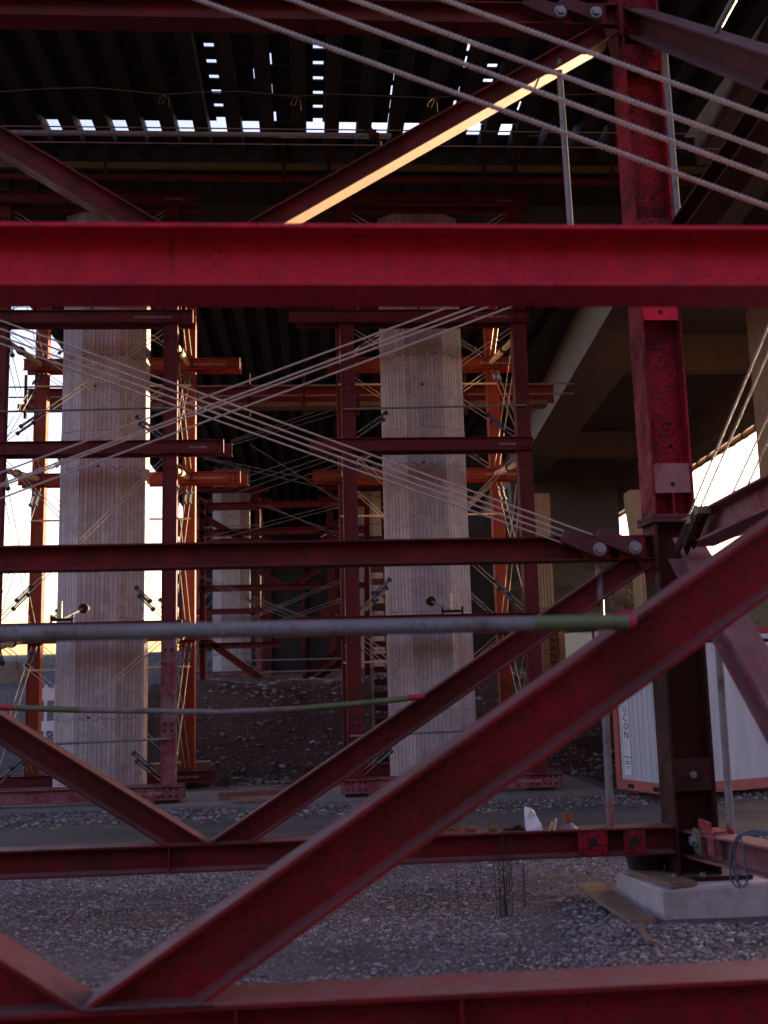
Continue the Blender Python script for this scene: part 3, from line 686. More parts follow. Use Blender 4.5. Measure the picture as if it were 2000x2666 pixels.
T2 = tower(.72, 3.94, 18.5, 21.4, LV, 'right steel shoring tower around the right pier, its rear leg painted with orange bounce light',
      [(.45, 4.30), (-.30, 4.12), (.0, 4.06), (-.35, 4.12), (.2, 4.2)], [(-.2, 4.2), (-.78, 4.2), (.05, 4.65), (.4, 4.62), (.2, 4.2)])
T3 = tower(-5.4, -2.45, 47.5, 50.6, [2.5, 5.3, 8.5, 10.9], 'distant dark red shoring tower around the far left pier',
      [(-6., -1.9)]*4, [(-6., -1.9)]*4, False, False)
T4 = tower(.9, 4.0, 47.5, 50.6, [2.5, 5.3, 8.5, 10.9], 'distant dark red shoring tower behind the right tower', [(.4, 4.4)]*4, [(.4, 4.4)]*4, False, False)
# red fabricated beam poking out beside the left tower, clamps on third level beams
for bx, cx in ((-4.35, -4.0), (2.45, 2.1)):
    t = T1 if bx < 0 else T2; z = 3.165
    cl = part('beam_clamp', MB().box((bx-.16, 18.30, z-.07), (bx-.13, 18.36, z+.13)).box((bx+.20, 18.30, z-.07), (bx+.23, 18.36, z+.13)).box((bx-.16, 18.31, z+.02), (bx+.23, 18.35, z+.07)), M_DARK, t)
    part('clamp_bolt', MB().tube([(bx+.02, 18.33, z+.03), (bx+.02, 18.33, z+.36)], .018, 8), M_PROP, cl, True)
    part('clamp_strut', MB().tube([(bx+.02, 18.34, z+.05), (bx+(.25 if bx < 0 else -.25), 18.9, z+.26)], .026, 8), M_GALV, cl, True)
    part('clamp_disc', MB().tube([(bx+(.27 if bx < 0 else -.27), 18.9, z+.27), (bx+(.29 if bx < 0 else -.29), 19.05, z+.28)], [.09, .07], 16), M_DARK, cl, True)
# ------------------------------------------------------------------ far truss on the berm
Fz = thing('steel_truss', (-1, 30, 2.0), 'dull red steel truss standing on the earth bank between the towers', 'steel truss')
def fh(c0, c1, h, name, m=M_RED, Y=30., **k):
    p, q = PT(*c0, Y), PT(*c1, Y); return part(name, MB().hsec(p, q, h, .2, (0,1,0), .016, .012), m, Fz, **k)
fh((425, 1502), (790, 1494), .20, 'bottom_chord'); fh((428, 1272), (790, 1264), .17, 'middle_chord'); fh((428, 1396), (610, 1392), .17, 'rail')
fh((428, 1152), (790, 1143), .20, 'upper_chord'); fh((428, 1095), (790, 1085), .20, 'upper_chord')
fh((440, 1378), (600, 1492), .20, 'diagonal'); fh((628, 1492), (765, 1378), .20, 'diagonal'); fh((640, 1498), (780, 1400), .16, 'diagonal', M_DARK)
fh((428, 1110), (545, 1178), .18, 'diagonal'); fh((745, 1120), (690, 1155), .18, 'diagonal'); fh((560, 1234), (612, 1262), .16, 'diagonal'); fh((690, 1228), (635, 1262), .16, 'diagonal')
for x in (437, 792): fh((x, 1080), (x+2, 1520), .16, 'post')
for c0, c1 in (((530, 1427), (760, 1422)), ((570, 1452), (730, 1447))): part('guard_tube', MB().tube([PT(*c0, 29.8), PT(*c1, 29.8)], .025, 8), M_GALV, Fz, True)
G5 = 'thin tie rods crossing in front of the distant truss'
FAR = [((432, 1243), (740, 1362)), ((432, 1247), (740, 1366)), ((470, 1363), (755, 1243)), ((475, 1366), (755, 1249)), ((520, 1370), (760, 1283)), ((535, 1370), (760, 1290)),
       ((460, 1262), (720, 1368)), ((465, 1268), (700, 1370)), ((440, 1162), (745, 1085)), ((455, 1168), (745, 1092)), ((560, 1090), (755, 1160)), ((575, 1090), (755, 1170)),
       ((430, 985), (720, 1045)), ((440, 990), (700, 1055)), ((500, 1068), (735, 985)), ((520, 1075), (738, 1000)), ((498, 952), (735, 870)), ((498, 956), (735, 880)), ((498, 962), (735, 892)),
       ((540, 960), (738, 1085)), ((500, 1040), (738, 960)), ((498, 1055), (738, 975))]
for i, (a, b) in enumerate(FAR):
    lv_ = 'lowest bay' if i < 8 else ('second bay' if i < 12 else ('middle bay' if a[1] > 975 or b[1] > 1040 else 'upper bay'))
    dr = 'falling to the right' if b[1] > a[1] else 'rising to the right'
    wh = 'outer' if (i < 6 and i not in (4, 5)) else ('right hand' if i in (4, 5) else ('left hand' if i < 8 else 'thin'))
    solo('tie_rod', MB().tube([PT(*a, 28.5+.01*i), PT(*b, 28.5+.01*i)], .010, 6), M_GALV, 'distant %s tie rod %s, %s between the towers' % (wh, dr, lv_), 'tie rod', '%s tie rods %s in the %s' % (wh, dr, lv_), True)
# ------------------------------------------------------------------ new bridge formwork overhead
ZC = 12.0
W = thing('deck_formwork', (0, 17, ZC), 'dark timber deck formwork overhead with narrow gaps letting the sky through', 'formwork')
XL, XR = -7.2, 7.0
gx = []; x = XL
n = int((XR-XL)/.59)
gsp = (XR-XL)/n
# longitudinal girders over the near field, planks (panels) laid across each bay
gm = {}
for i in range(n+1):
    X = XL+i*gsp
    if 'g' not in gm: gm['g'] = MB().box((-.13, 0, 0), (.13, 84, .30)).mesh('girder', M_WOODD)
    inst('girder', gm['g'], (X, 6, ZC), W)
pan = {}
def panel(x0, x1, y0, y1, z=ZC+.31, nm='panel'):
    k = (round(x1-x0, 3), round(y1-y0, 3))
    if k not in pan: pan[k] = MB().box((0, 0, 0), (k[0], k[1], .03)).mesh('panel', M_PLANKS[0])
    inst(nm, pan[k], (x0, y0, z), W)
SLOT0, SLOT1 = PG(650, 264, 12.31).y, PG(650, 289, 12.31).y
Y0 = SLOT0-7*.45
for i in range(n):
    x0, x1 = XL+i*gsp+.004, XL+(i+1)*gsp-.004
    panel(x0, x1, 6, Y0-.04); panel(x0, x1, SLOT1, 90)
    xc = (x0+x1)/2
    if -2.6 < xc < 4.0:
        for r_ in range(7):
            y0 = Y0+.45*r_
            if abs(xc+1.5) < .3 or abs(xc+.08) < .3 or (xc > 2.9 and xc < 3.5 and r_ > 1):
                panel(x0, x1, y0-.02, y0+.30); panel(x0, x0+.25, y0+.305, y0+.43); panel(x1-.16, x1, y0+.305, y0+.43)     # opening beside a short panel
            elif (i+r_*3) % 5 == 0: panel(x0, x1, y0, y0+.43)
            else:
                gap = .13+random.choice((.0, .02, .035, -.03, -.03)); side = (i % 2)
                panel(x0+(gap if side else 0), x1-(0 if side else gap), y0+.1, y0+.43); panel(x0, x1, y0-.02, y0+.096)
    else:
        panel(x0, x1, Y0-.03, SLOT0)
    if i in (3, 11): panel(x0, x1, SLOT0+.004, SLOT1-.004)
# edge beams and hanging platform beyond the slot
def hbar(y0, y1, X0, X1, Y, dep, m, name, par=W, **k):
    a, b = PT(0, y0, Y), PT(0, y1, Y); z1 = PT(800, y0, Y).z; z0 = PT(800, y1, Y).z
    return part(name, MB().box((X0, Y, min(z0, z1)), (X1, Y+dep, max(z0, z1))), m, par, **k)
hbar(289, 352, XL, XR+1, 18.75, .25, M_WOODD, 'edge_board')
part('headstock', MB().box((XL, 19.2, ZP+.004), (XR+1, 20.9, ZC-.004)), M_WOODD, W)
for k in range(26): x = XL+.3+.55*k; part('packing_timber', MB().box((x, 19.12, ZP+.06), (x+.12, 19.196, ZC-.05)), M_WOODD, W)
WP = thing('hanging_platform', (0, 17.2, 10), 'long timber and red steel work platform hung under the formwork, with handrails', 'work platform')
hbar(354, 367, XL, 8.0, 17.2, .06, M_WOODG, 'timber_ledger', WP, label='mossy timber ledger')
hbar(368, 381, XL, 8.0, 17.42, .06, M_WOODD, 'plank_soffit', WP)
hbar(381, 390, XL, 8.0, 17.24, .09, M_RED, 'steel_ledger', WP)
for y, r in ((279.5, .012), (312.5, .012)):
    zz = PT(700, y, 16.9).z; part('handrail', MB().tube([(XL, 16.9, zz), (8.5, 16.9, zz)], r, 8), M_DARK if 0 else M_ROD, WP, True)
for xD in (225, 610, 707, 1042, 1110, 1320, 1388):
    p, q = PT(xD, 270, 16.95), PT(xD+4, 392, 16.95); part('guard_post', MB().obox(p, q, (1,0,0), .06, .05), M_DARK, WP)
for xD in range(-20, 1500, 62):
    p, q = PT(xD, 367, 17.3), PT(xD-2, 383, 17.3); part('bracket', MB().obox(p, q, (1,0,0), .03, .08), M_DARK, WP)
a, b = PT(-30, 285.5, 13.5), PT(845, 293, 13.5)
sp = solo('scaffold_tube', MB().tube([a, b], .036, 14), M_GALV, 'long rusty scaffold tube in front of the row of sky gaps, below the formwork', 'scaffold tube', None, True)
cpl = MB(); c = PT(805, 292, 13.42)
cpl.obox(c-V((.05,0,0)), c+V((.05,0,0)), (0,1,0), .12, .12).obox(c+V((.07,0,-.12)), c+V((.07,0,.04)), (0,1,0), .03, .03).obox(c+V((-.12,0,.07)), c+V((0,0,.09)), (0,1,0), .04, .04).tube([c+V((.10,0,-.09)), c+V((.10,0,-.18))], .02, 8)
solo('tube_coupler', cpl, M_DARK, 'small steel coupler clamped on the right end of the long scaffold tube', 'coupler')
# cord with knots
pts = [PT(x, y, 13.0) for x, y in ((-40, 200), (0, 198), (100, 191), (200, 189), (290, 197), (355, 204), (440, 198), (520, 197), (640, 208), (720, 203), (850, 208), (935, 212), (1000, 204), (1150, 205), (1300, 203), (1345, 205))]
cd_ = MB().tube(pts, .007, 6)
for x in (355, 640, 935):
    y = {355: 204, 640: 208, 935: 212}[x]
    cd_.tube([PT(x, y, 13.0), PT(x-9, y+8, 13), PT(x-12, y+18, 13), PT(x-4, y+20, 13), PT(x+2, y+8, 13), PT(x, y, 13)], .006, 5)
    cd_.tube([PT(x, y, 13.0), PT(x+9, y+9, 13), PT(x+10, y+30, 13)], .005, 5)
solo('cord', cd_, plain('brown_cord', (.10,.05,.035,1), .9, 0, .3, 30, .2), 'thin brown cord with loose knots sagging under the formwork', 'cord', None, True)
LW2 = thing('steel_walkway', (0, 23.5, 8), 'long maroon beam with a timber walkway board behind both towers', 'walkway')
zc0, zc1, zc2 = PT(90, 842, 23.5).z, PT(90, 879, 23.5).z, PT(90, 889, 23.5).z
part('beam', MB().usec((PT(60, 860, 23.5).x, 23.5, (zc0+zc1)/2), (PT(1196, 860, 23.5).x, 23.5, (zc0+zc1)/2), zc0-zc1, .12, (0,-1,0)), M_TOWER, LW2)
part('walkway_board', MB().box((PT(40, 880, 23.3).x, 23.2, zc2), (PT(1182, 880, 23.3).x, 23.6, zc1-.004)), M_WOODG, LW2)
for zz in (PT(60, 836, 23.2).z, PT(60, 858, 23.2).z): part('handrail', MB().tube([(PT(20, 836, 23.2).x, 23.2, zz), (PT(1240, 836, 23.2).x, 23.2, zz)], .02, 6), M_GALV, LW2, True)
for k in range(9):
    x = PT(55, 860, 23.15).x+k*1.25; part('guard_post', MB().box((x-.03, 23.13, zc2-.25), (x+.03, 23.18, zc0+.25)), M_DARK, LW2)
# far end of the working space: dark timber shoring wall
TW = thing('timber_wall', (0, 66, 2), 'dark horizontal timber boarding far away behind the distant piers', 'timber wall')
me = MB().box((0, 0, 0), (25.5, .08, .306)).mesh('board', M_WOODD)
for k in range(34): inst('board', me, (-8.4+random.uniform(-.1, .1), 66+random.uniform(0, .03), 2.2+.30*k), TW)
me = MB().box((0, 0, 0), (.25, .25, 10.4)).mesh('post', M_RED)
for k in range(8): inst('post', me, (-7.0+2.1*k, 65.6, 2.1), TW)
# ------------------------------------------------------------------ finished concrete bridge on the right
BR = thing('concrete_bridge', (12, 30, 10), 'finished concrete girder bridge running away on the right behind the steel column', 'bridge')
dv = V((.0952, 1, 0.0))
def run(x0, x1, z0, z1, y0=4, y1=110, m=M_BRIDGE, name='girder', **k):   # prism along dv; x given at y=25
    b = MB(); vs = []
    for y in (y0, y1):
        for x, z in ((x0, z0), (x1, z0), (x1, z1), (x0, z1)): vs.append((x+(y-25)*dv.x, y, z+(y-25)*.0259))
    b.add(vs, [(0,1,2,3),(7,6,5,4),(0,4,5,1),(1,5,6,2),(2,6,7,3),(3,7,4,0)]); return part(name, b, m, BR, **k)
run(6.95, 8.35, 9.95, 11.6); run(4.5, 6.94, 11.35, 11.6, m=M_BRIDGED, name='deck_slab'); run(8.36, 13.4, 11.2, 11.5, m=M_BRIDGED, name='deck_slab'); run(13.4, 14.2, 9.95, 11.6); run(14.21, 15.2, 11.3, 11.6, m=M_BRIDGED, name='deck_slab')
for y in (14, 27, 40, 55, 70): 
    b = MB().box((8.4+(y-25)*.0952, y, 10.2+(y-25)*.0259), (13.38+(y-25)*.0952, y+.5, 11.3+(y-25)*.0259)); part('cross_beam', b, M_BRIDGE, BR)
# drain pipe along the outer edge
q0, q1 = V((14.2+(22-25)*.0952, 22, 9.87)), V((14.2+(80-25)*.0952, 80, 9.9+.0259*55))
dp = part('drain_pipe', MB().tube([q0+V((.32, 0, .05)), q1+V((.32, 0, .1))], .12, 14), plain('ochre_pipe', (.50,.26,.08,1), .5), BR, True)
for k in range(14):
    c = (q0+V((.32,0,.05))).lerp(q1+V((.32,0,.1)), k/40+.05); part('pipe_collar', MB().tube([c, c+V((0,.12,0))], .145, 14), M_WOODG, dp, True)
BS = 1.3
BR.location = CAM+(BR.location-CAM)*BS
def grow(o, o0, o1):
    for v in o.data.vertices: v.co = CAM+(v.co+o0-CAM)*BS-o1
    for c in o.children: grow(c, o0, o1)
for c in BR.children: grow(c, V((12, 30, 10)), BR.location.copy())
def rpier(cx, cy_, wd, dp_, z0, z1, label, flare=0.25):
    t = thing('bridge_pier', (cx, cy_, z0), label, 'bridge pier', 'rectangular concrete piers of the finished bridge')
    b = MB(); lev = [(z0, wd), (z1-2.2, wd), (z1-.5, wd*(1+flare)), (z1, wd*(1+flare))]
    nb = max(3, int(wd/.12))
    for z, w_ in lev: b.v += [V((cx-w_/2, cy_-dp_/2, z)), V((cx+w_/2, cy_-dp_/2, z)), V((cx+w_/2, cy_+dp_/2, z)), V((cx-w_/2, cy_+dp_/2, z))]
    b.f = [(i*4+k, i*4+(k+1) % 4, i*4+4+(k+1) % 4, i*4+4+k) for i in range(3) for k in range(4)]+[(3,2,1,0),(12,13,14,15)]
    part('shaft', b, M_PIERB, t)
    me = MB().box((-.011, -.006, 0), (.011, 0, z1-z0-2.3)).mesh('board_seam', M_WOODD)
    for k in range(1, nb): inst('board_seam', me, (cx-wd/2+wd*k/nb, cy_-dp_/2+.001, z0+.05), t)
    return t
rpier(13.8, 27.3, 2.2, 1.5, 0, 12.3, 'near rectangular bridge pier cut by the right edge of the picture', 0)
p = PT(1393, 1062, 43.); rpier(p.x, 43., 1.25, 1.0, 2, p.z, 'flared concrete pier seen just left of the tall steel column')
p = PT(1163, 1070, 40.); rpier(p.x, 40., .62, .9, 1.5, p.z, 'slender pale concrete pier just right of the right tower', .1)
p0, p1 = PT(1150, 1240, 58), PT(1345, 1240, 58)
AB = thing('abutment_wall', ((p0.x+p1.x)/2, 58, 2), 'grey concrete abutment wall under the far end of the finished bridge', 'wall')
part('wall_face', MB().box((p0.x-1, 58, 1.5), (p1.x, 59, 14.6)), M_BRIDGED, AB)
c = PT(1255, 1248, 57); part('bearing_block', MB().box((c.x-.5, 57.2, c.z-.5), (c.x+.5, 57.99, c.z+.5)), M_BRIDGE, AB)
part('bearing_shelf', MB().box((c.x-1.9, 57.0, c.z+.52), (c.x+1.9, 57.99, c.z+1.6)), M_DARK, AB)
# lagging wall and slope, steps
p0, p1 = PT(1150, 1400, 34), PT(1300, 1400, 34)
LW = thing('timber_wall', (p0.x, 34, 2), 'brown horizontal timber lagging wall right of the right tower, its boards warm brown', 'timber wall')
M_LAG = wood('warm_lagging_wood', (.26,.13,.055,1)); me = MB().box((0, 0, 0), (p1.x-p0.x+1.4, .10, .235)).mesh('board', M_LAG)  # warm brown base colour of the lagging boards
for k in range(8): inst('board', me, (p0.x, 34+random.uniform(0, .04), 2.0+.25*k), LW)
for xD in (1178, 1240, 1215): q = PT(xD, 1400, 33.8); part('post', MB().box((q.x-.12, 33.7, 1.8), (q.x+.12, 33.95, 4.2)), M_LAG, LW)
SL = MB(); q0 = PT(1300, 1420, 46); 
for i in range(15):
    for j in range(18):
        x = q0.x-3+.75*i; y = 44+j*.9; z = 2+j*.46+noise.fractal(V((x*.5, y*.5, 0)), 1., 2., 4)*.35; SL.v.append(V((x, y, z)))
for i in range(14):
    for j in range(17): SL.f.append((i*18+j, (i+1)*18+j, (i+1)*18+j+1, i*18+j+1))
o = struct('hillside', SL, M_HILL, True)
for (c0, c1, lb) in (((1322, 1318), (1306, 1272), 'upper of two grey ladder flights lying on the slope behind the diagonal'), ((1356, 1350), (1340, 1312), 'lower of two grey ladder flights lying on the slope behind the diagonal')):
    a, b = PT(*c0, 43.8), PT(*c1, 44.6); s = V((.75, 0, 0)); t = thing('stair_ladder', a, lb, 'ladder', 'ladder flights on the slope')
    for k in (0, 1): part('stringer', MB().obox(a+s*k-V((0,.3,0)), b+s*k-V((0,.3,0)), (1,0,0), .05, .09), M_GALV, t)
    for k in range(8): c = a.lerp(b, (k+.5)/8)-V((0,.3,0)); part('tread', MB().box((c.x, c.y-.1, c.z-.02), (c.x+.75, c.y+.1, c.z+.02)), M_GALV, t)
# shrubs on the slope
M_SHRUB = plain('dry_shrub_leaves', (.10,.075,.035,1), .9, 0, .4, 3, 0)
def shrub(x, y, z, r, label):
    n = 900; b = MB()
    for _ in range(n):
        d = V((random.gauss(0, 1), random.gauss(0, 1), abs(random.gauss(0, .8)))).normalized()*r*random.random()**.4*(.8+.4*noise.noise(V((_*.01, x, 0))))
        c = V((x, y, z))+d; u = V((random.gauss(0,1), random.gauss(0,1), random.gauss(0,1))).normalized()*r*.07; v = u.orthogonal().normalized()*r*.04
        b.add([c-u, c+v, c+u, c-v], [(0,1,2,3)])
    t = thing('shrub', (x, y, z), label, 'shrub', 'dry shrubs on the slope')
    part('foliage', b, M_SHRUB, t); b = MB()
    for k in range(7): a = k*.9; b.tube([(x, y, z-.3), (x+r*.5*math.cos(a), y+r*.5*math.sin(a), z+r*.7)], [.04, .01], 5)
    part('stems', b, M_WOODD, t)
for xD, yD, r, lb in ((1348, 1292, 1.0, 'large dry shrub on the slope between the steel diagonals'), (1372, 1318, .8, 'rounded dry shrub low on the slope beside the flared pier'), (1330, 1352, .6, 'small pale shrub at the foot of the ladder flights')):
    q = PT(xD, yD, 46); shrub(q.x, 45.6, q.z-.4, r, lb)
# ------------------------------------------------------------------ containers and cabin
def container(p0, p1, depth, H, label, M_panel, ribs, zb=.12):
    p0, p1 = V((p0[0], p0[1], 0)), V((p1[0], p1[1], 0)); a = (p1-p0).normalized(); n = V((-a.y, a.x, 0)); L = (p1-p0).length
    t = thing('site_container', (*((p0+p1)/2+n*depth/2).xy, 0), label, 'container', 'white site containers with red frames')
    P = lambda u, v, z: p0+a*u+n*v+V((0, 0, z))
    def bx(u0, u1, v0, v1, z0, z1): return MB().add([P(u, v, z) for z in (z0, z1) for u, v in ((u0,v0),(u1,v0),(u1,v1),(u0,v1))], [(0,3,2,1),(4,5,6,7),(0,1,5,4),(1,2,6,5),(2,3,7,6),(3,0,4,7)])
    fr = M_CFR
    for u in (0, L-.12):
        for v in (0, depth-.12): part('corner_post', bx(u, u+.12, v, v+.12, zb+.16, zb+H-.16), fr, t)
    rail = part('bottom_rail', bx(0, L, 0, .12, zb, zb+.158), fr, t)
    for u in (L*.22, L*.68): part('fork_pocket', bx(u, u+L*.11, -.003, .02, zb+.03, zb+.10), M_HOLE, rail)
    part('side_rail', bx(0, .12, .121, depth-.121, zb, zb+.158), fr, t); part('side_rail', bx(L-.12, L, .121, depth-.121, zb, zb+.158), fr, t)
    part('top_rail', bx(0, L, 0, .12, zb+H-.158, zb+H), fr, t); part('roof', bx(.0, L, .121, depth, zb+H-.10, zb+H-.02), M_panel, t)
    part('side_rail', bx(0, .1, .121, depth, zb+H-.158, zb+H-.102), fr, t)
    for u in (.06, L-.06): part('side_wall', bx(u-.015, u+.015, .122, depth-.122, zb+.16, zb+H-.16), M_panel, t)
    n_ = ribs; pw = (L-.24)/n_
    for k in range(n_):
        u0 = .12+k*pw; part('wall_panel', bx(u0+.004, u0+pw-.004, .035, .06, zb+.16, zb+H-.16), M_panel, t)
        part('rib', bx(u0+pw-.018, u0+pw+.006, .024, .034, zb+.161, zb+H-.161), M_panel, t)
    return t, P, a, n, L
M_CFR = plain('salmon_container_frame', (.36,.085,.075,1), .6, 0, .25, 3, .2)
M_CP = plain('pale_container_panel', (.46,.45,.52,1), .55, 0, .16, 1.6, .1, scale=(3, 3, .5))
q0, q1 = PG(1333, 1705, .1), PG(1452, 1722, .1)
t, P_, a_, n_, L_ = container(q0, q1, 3.0, 2.55, 'narrow white ribbed site container with salmon red frame and a vertical white sticker', M_CP, 9)
rz = math.atan2(a_.y, a_.x)
st = part('sticker', MB().add([P_(u, v, z) for z in (.36, 2.4) for u, v in ((.23,.018),(.41,.018),(.41,.024),(.23,.024))], [(0,3,2,1),(4,5,6,7),(0,1,5,4),(1,2,6,5),(2,3,7,6),(3,0,4,7)]), M_WHITE, t)
def vtext(s, size, u, z): lettering(s, size, M_INK, P_(u, .0165, z), st, rz)
zz = 1.53
for ch in 'FUCON:': vtext(ch, .17, .255, zz); zz -= .142
vtext('Wekort', .055, .238, .64)
for z, spans in ((.575, ((.27, .36),)), (.54, ((.245, .28), (.29, .34), (.35, .39))), (.485, ((.28, .35),)), (.46, ((.30, .33),))):   # lines of print too small to read
    for u0, u1 in spans: part('small_print', MB().add([P_(u, v, zz_) for zz_ in (z, z+.014) for u, v in ((u0,.0150),(u1,.0150),(u1,.0166),(u0,.0166))], [(0,3,2,1),(4,5,6,7),(0,1,5,4),(1,2,6,5),(2,3,7,6),(3,0,4,7)]), M_INK, st)
part('sticker_line', MB().add([P_(u, v, z) for z in (.52, 2.3) for u, v in ((.318,.0145),(.322,.0145),(.322,.0165),(.318,.0165))], [(0,3,2,1),(4,5,6,7),(0,1,5,4),(1,2,6,5),(2,3,7,6),(3,0,4,7)]), M_GALV, st)
q0, q1 = PG(1540, 1691, .1), PG(1659, 1688, .1); q1 = q0+(q1-q0)*2.6
t, P_, a_, n_, L_ = container(q0, q1, 6.0, 2.68, 'large pale site container at the right edge with lettered signs on top', M_CP, 3)
rz = math.atan2(a_.y, a_.x)
def cb(u0, u1, v0, v1, z0, z1): return MB().add([P_(u, v, z) for z in (z0, z1) for u, v in ((u0,v0),(u1,v0),(u1,v1),(u0,v1))], [(0,3,2,1),(4,5,6,7),(0,1,5,4),(1,2,6,5),(2,3,7,6),(3,0,4,7)])
zt = PT(1560, 1385, q0.y).z
sg = part('sign_plate', cb(.02, .50, -.02, -.005, 2.52, 2.70), M_WHITE, t); lettering('ol', .13, M_INK, P_(.10, -.024, 2.57), sg, rz)
M_RH = plain('red_sign_paint', (.30,.02,.03,1), .5)
sg = part('sign_plate', cb(.62, 1.6, -.02, -.005, 2.48, 2.80), M_RH, t); lettering('IC', .24, M_WHITE, P_(.80, -.024, 2.55), sg, rz)
part('door_hinge', cb(1.0, 1.03, -.01, .034, 1.2, 1.26), M_GALV, t)
# small beige cabin far behind
q = PT(1256, 1400, 31); q2 = PT(1345, 1400, 31)
CB = thing('site_cabin', (q.x+1, 31.5, 2), 'small cream site cabin with a boxed door, half hidden behind the steel diagonals', 'cabin')
M_CRM = plain('cream_cabin_paint', (.52,.46,.38,1), .6, 0, .1, 2, .1)
zt = PT(1270, 1362, 31).z
part('front_wall', MB().box((q.x+.35, 31.0, 2.05), (q2.x+.8, 31.08, zt)), M_CRM, CB)
part('side_wall', MB().add([(q.x+.35,31.0,2.05),(q.x,33,2.05),(q.x+.06,33,2.05),(q.x+.41,31.0,2.05),(q.x+.35,31.0,zt),(q.x,33,zt),(q.x+.06,33,zt),(q.x+.41,31.0,zt)],[(0,1,2,3),(4,7,6,5),(0,4,5,1),(1,5,6,2),(2,6,7,3),(3,7,4,0)]), M_CRM, CB)
part('roof', MB().box((q.x+.1, 30.95, zt+.003), (q2.x+.85, 33.1, zt+.08)), M_DARK, CB); part('door_frame', MB().box((q.x+.65, 30.97, 2.1), (q.x+1.6, 30.997, zt-.35)), M_WHITE, CB)
for k in range(9): part('railing_post', MB().box((q.x+.5+.14*k, 31.2, zt+.081), (q.x+.53+.14*k, 31.23, zt+.26)), M_PROP, CB)
# ------------------------------------------------------------------ concrete pad and items on it
pad = MB(); A0, A1 = V((2.76, 9.80, 0)), V((2.92, 8.98, 0)); A2 = V((5.6, 9.34, 0))
A3 = A0+(A2-A1)
pad.add([(p.x, p.y, z) for z in (-.1, .235) for p in (A0, A1, A2, A3)]+[(p.x+ox, p.y+oy, .258) for p, ox, oy in ((A0,.015,-.01),(A1,.015,.015),(A2,-.015,.015),(A3,-.015,-.015))],
        [(0,1,5,4),(1,2,6,5),(2,3,7,6),(3,0,4,7),(4,5,9,8),(5,6,10,9),(6,7,11,10),(7,4,8,11),(8,9,10,11)])
solo('concrete_pad', pad, M_CONC, 'pale concrete footing pad under the foot of the tall red column', 'concrete pad')
def plank(name, c0, c1, z0, z1, wd, th, label, m=M_WOOD, cat='plank'):
    p, q = PG(*c0, z0), PG(*c1, z1); b = MB(); n = 8; a = (q-p).normalized(); s = a.cross(V((0,0,1))).normalized(); up = s.cross(a)
    for i in range(n+1):
        c = p.lerp(q, i/n)+up*(.004*math.sin(i*1.1)); w_ = wd/2*(1+.03*math.sin(i*2.3))
        b.v += [c-s*w_, c+s*w_, c+s*w_+up*th, c-s*w_+up*th]
    b.f = [(i*4+k, i*4+(k+1) % 4, i*4+4+(k+1) % 4, i*4+4+k) for i in range(n) for k in range(4)]+[(3,2,1,0),(n*4, n*4+1, n*4+2, n*4+3)]
    return solo(name, b, m, label, cat)
plank('plank', (1385, 1886), (1478, 1917), .262, .262, .25, .04, 'short brown plank lying on the concrete pad beside the column')
plank('plank', (1270, 1916), (1390, 1997), .10, .02, .23, .04, 'long brown plank lying slanted on the gravel in front of the pad')
plank('wood_stick', (1382, 2004), (1404, 2041), .02, .02, .045, .03, 'short split piece of wood on the gravel below the long plank', cat='piece of wood')
p, q = PG(1136, 1935, .03), PG(1250, 1934, .03); solo('lath', MB().obox(p, q, (0,0,1), .008, .018), M_WOOD, 'thin pale lath lying on the gravel left of the long plank', 'lath')
solo('wood_block', MB().obox(PG(1300, 1962, .03), PG(1335, 1962, .03), (0,0,1), .06, .09), M_WOODD, 'dark wooden block under the long slanted plank', 'block')
p = V((3.02, 9.72, .262))
bk = thing('bucket', p, 'black mortar bucket standing on the pad behind the beam, left of the column', 'bucket')
pr = [(.15, 0), (.19, .20), (.20, .20), (.20, .22), (.185, .22), (.145, .015)]
b = MB(); n = 24
for r_, z in pr: b.v += [V((p.x+r_*math.cos(2*math.pi*k/n), p.y+r_*math.sin(2*math.pi*k/n), p.z+z)) for k in range(n)]
b.f = [(i*n+k, i*n+(k+1) % n, i*n+n+(k+1) % n, i*n+n+k) for i in range(5) for k in range(n)]+[tuple(range(n)), tuple(range(5*n, 6*n))]
part('tub', b, M_BLACK, bk, True); part('handle', MB().tube([(p.x-.2*math.cos(t_), p.y-.02, p.z+.2-.1*math.sin(t_)) for t_ in np.linspace(0, math.pi, 12)], .004, 6), M_BLACK, bk, True)
# blue rope over the side beam
b = MB(); 
def rope(pts, r=.009):
    P = [V(p) for p in pts]; out = []
    for i in range(len(P)-1):
        p0, p1, p2, p3 = P[max(0, i-1)], P[i], P[i+1], P[min(len(P)-1, i+2)]
        for t_ in np.linspace(0, 1, 9)[:-1]:
            out.append(.5*((2*p1)+(p2-p0)*t_+(2*p0-5*p1+4*p2-p3)*t_**2+(3*p1-p0-3*p2+p3)*t_**3))
    out.append(P[-1]); out2 = []
    for s_ in (0, math.pi):
        q_ = [o_+V((math.cos(i*1.1+s_), math.sin(i*1.1+s_), math.sin(i*1.1+s_+1)))*r*.45 for i, o_ in enumerate(out)]
        b.tube(q_, r*.65, 6)
Xr = XD-.16
rope([PX(x, y, Xr) for x, y in ((1665, 1800), (1640, 1797), (1610, 1799), (1590, 1812), (1580, 1850), (1578, 1890), (1588, 1912), (1606, 1915), (1614, 1898), (1610, 1868), (1606, 1830), (1600, 1806), (1622, 1794), (1650, 1796))])
rope([PX(x, y, Xr-.01) for x, y in ((1655, 1803), (1620, 1802), (1598, 1808), (1588, 1835), (1590, 1870), (1595, 1905))])
rope([PX(x, y, Xr+.01) for x, y in ((1640, 1805), (1600, 1803), (1586, 1822), (1582, 1860), (1590, 1900), (1600, 1912))])
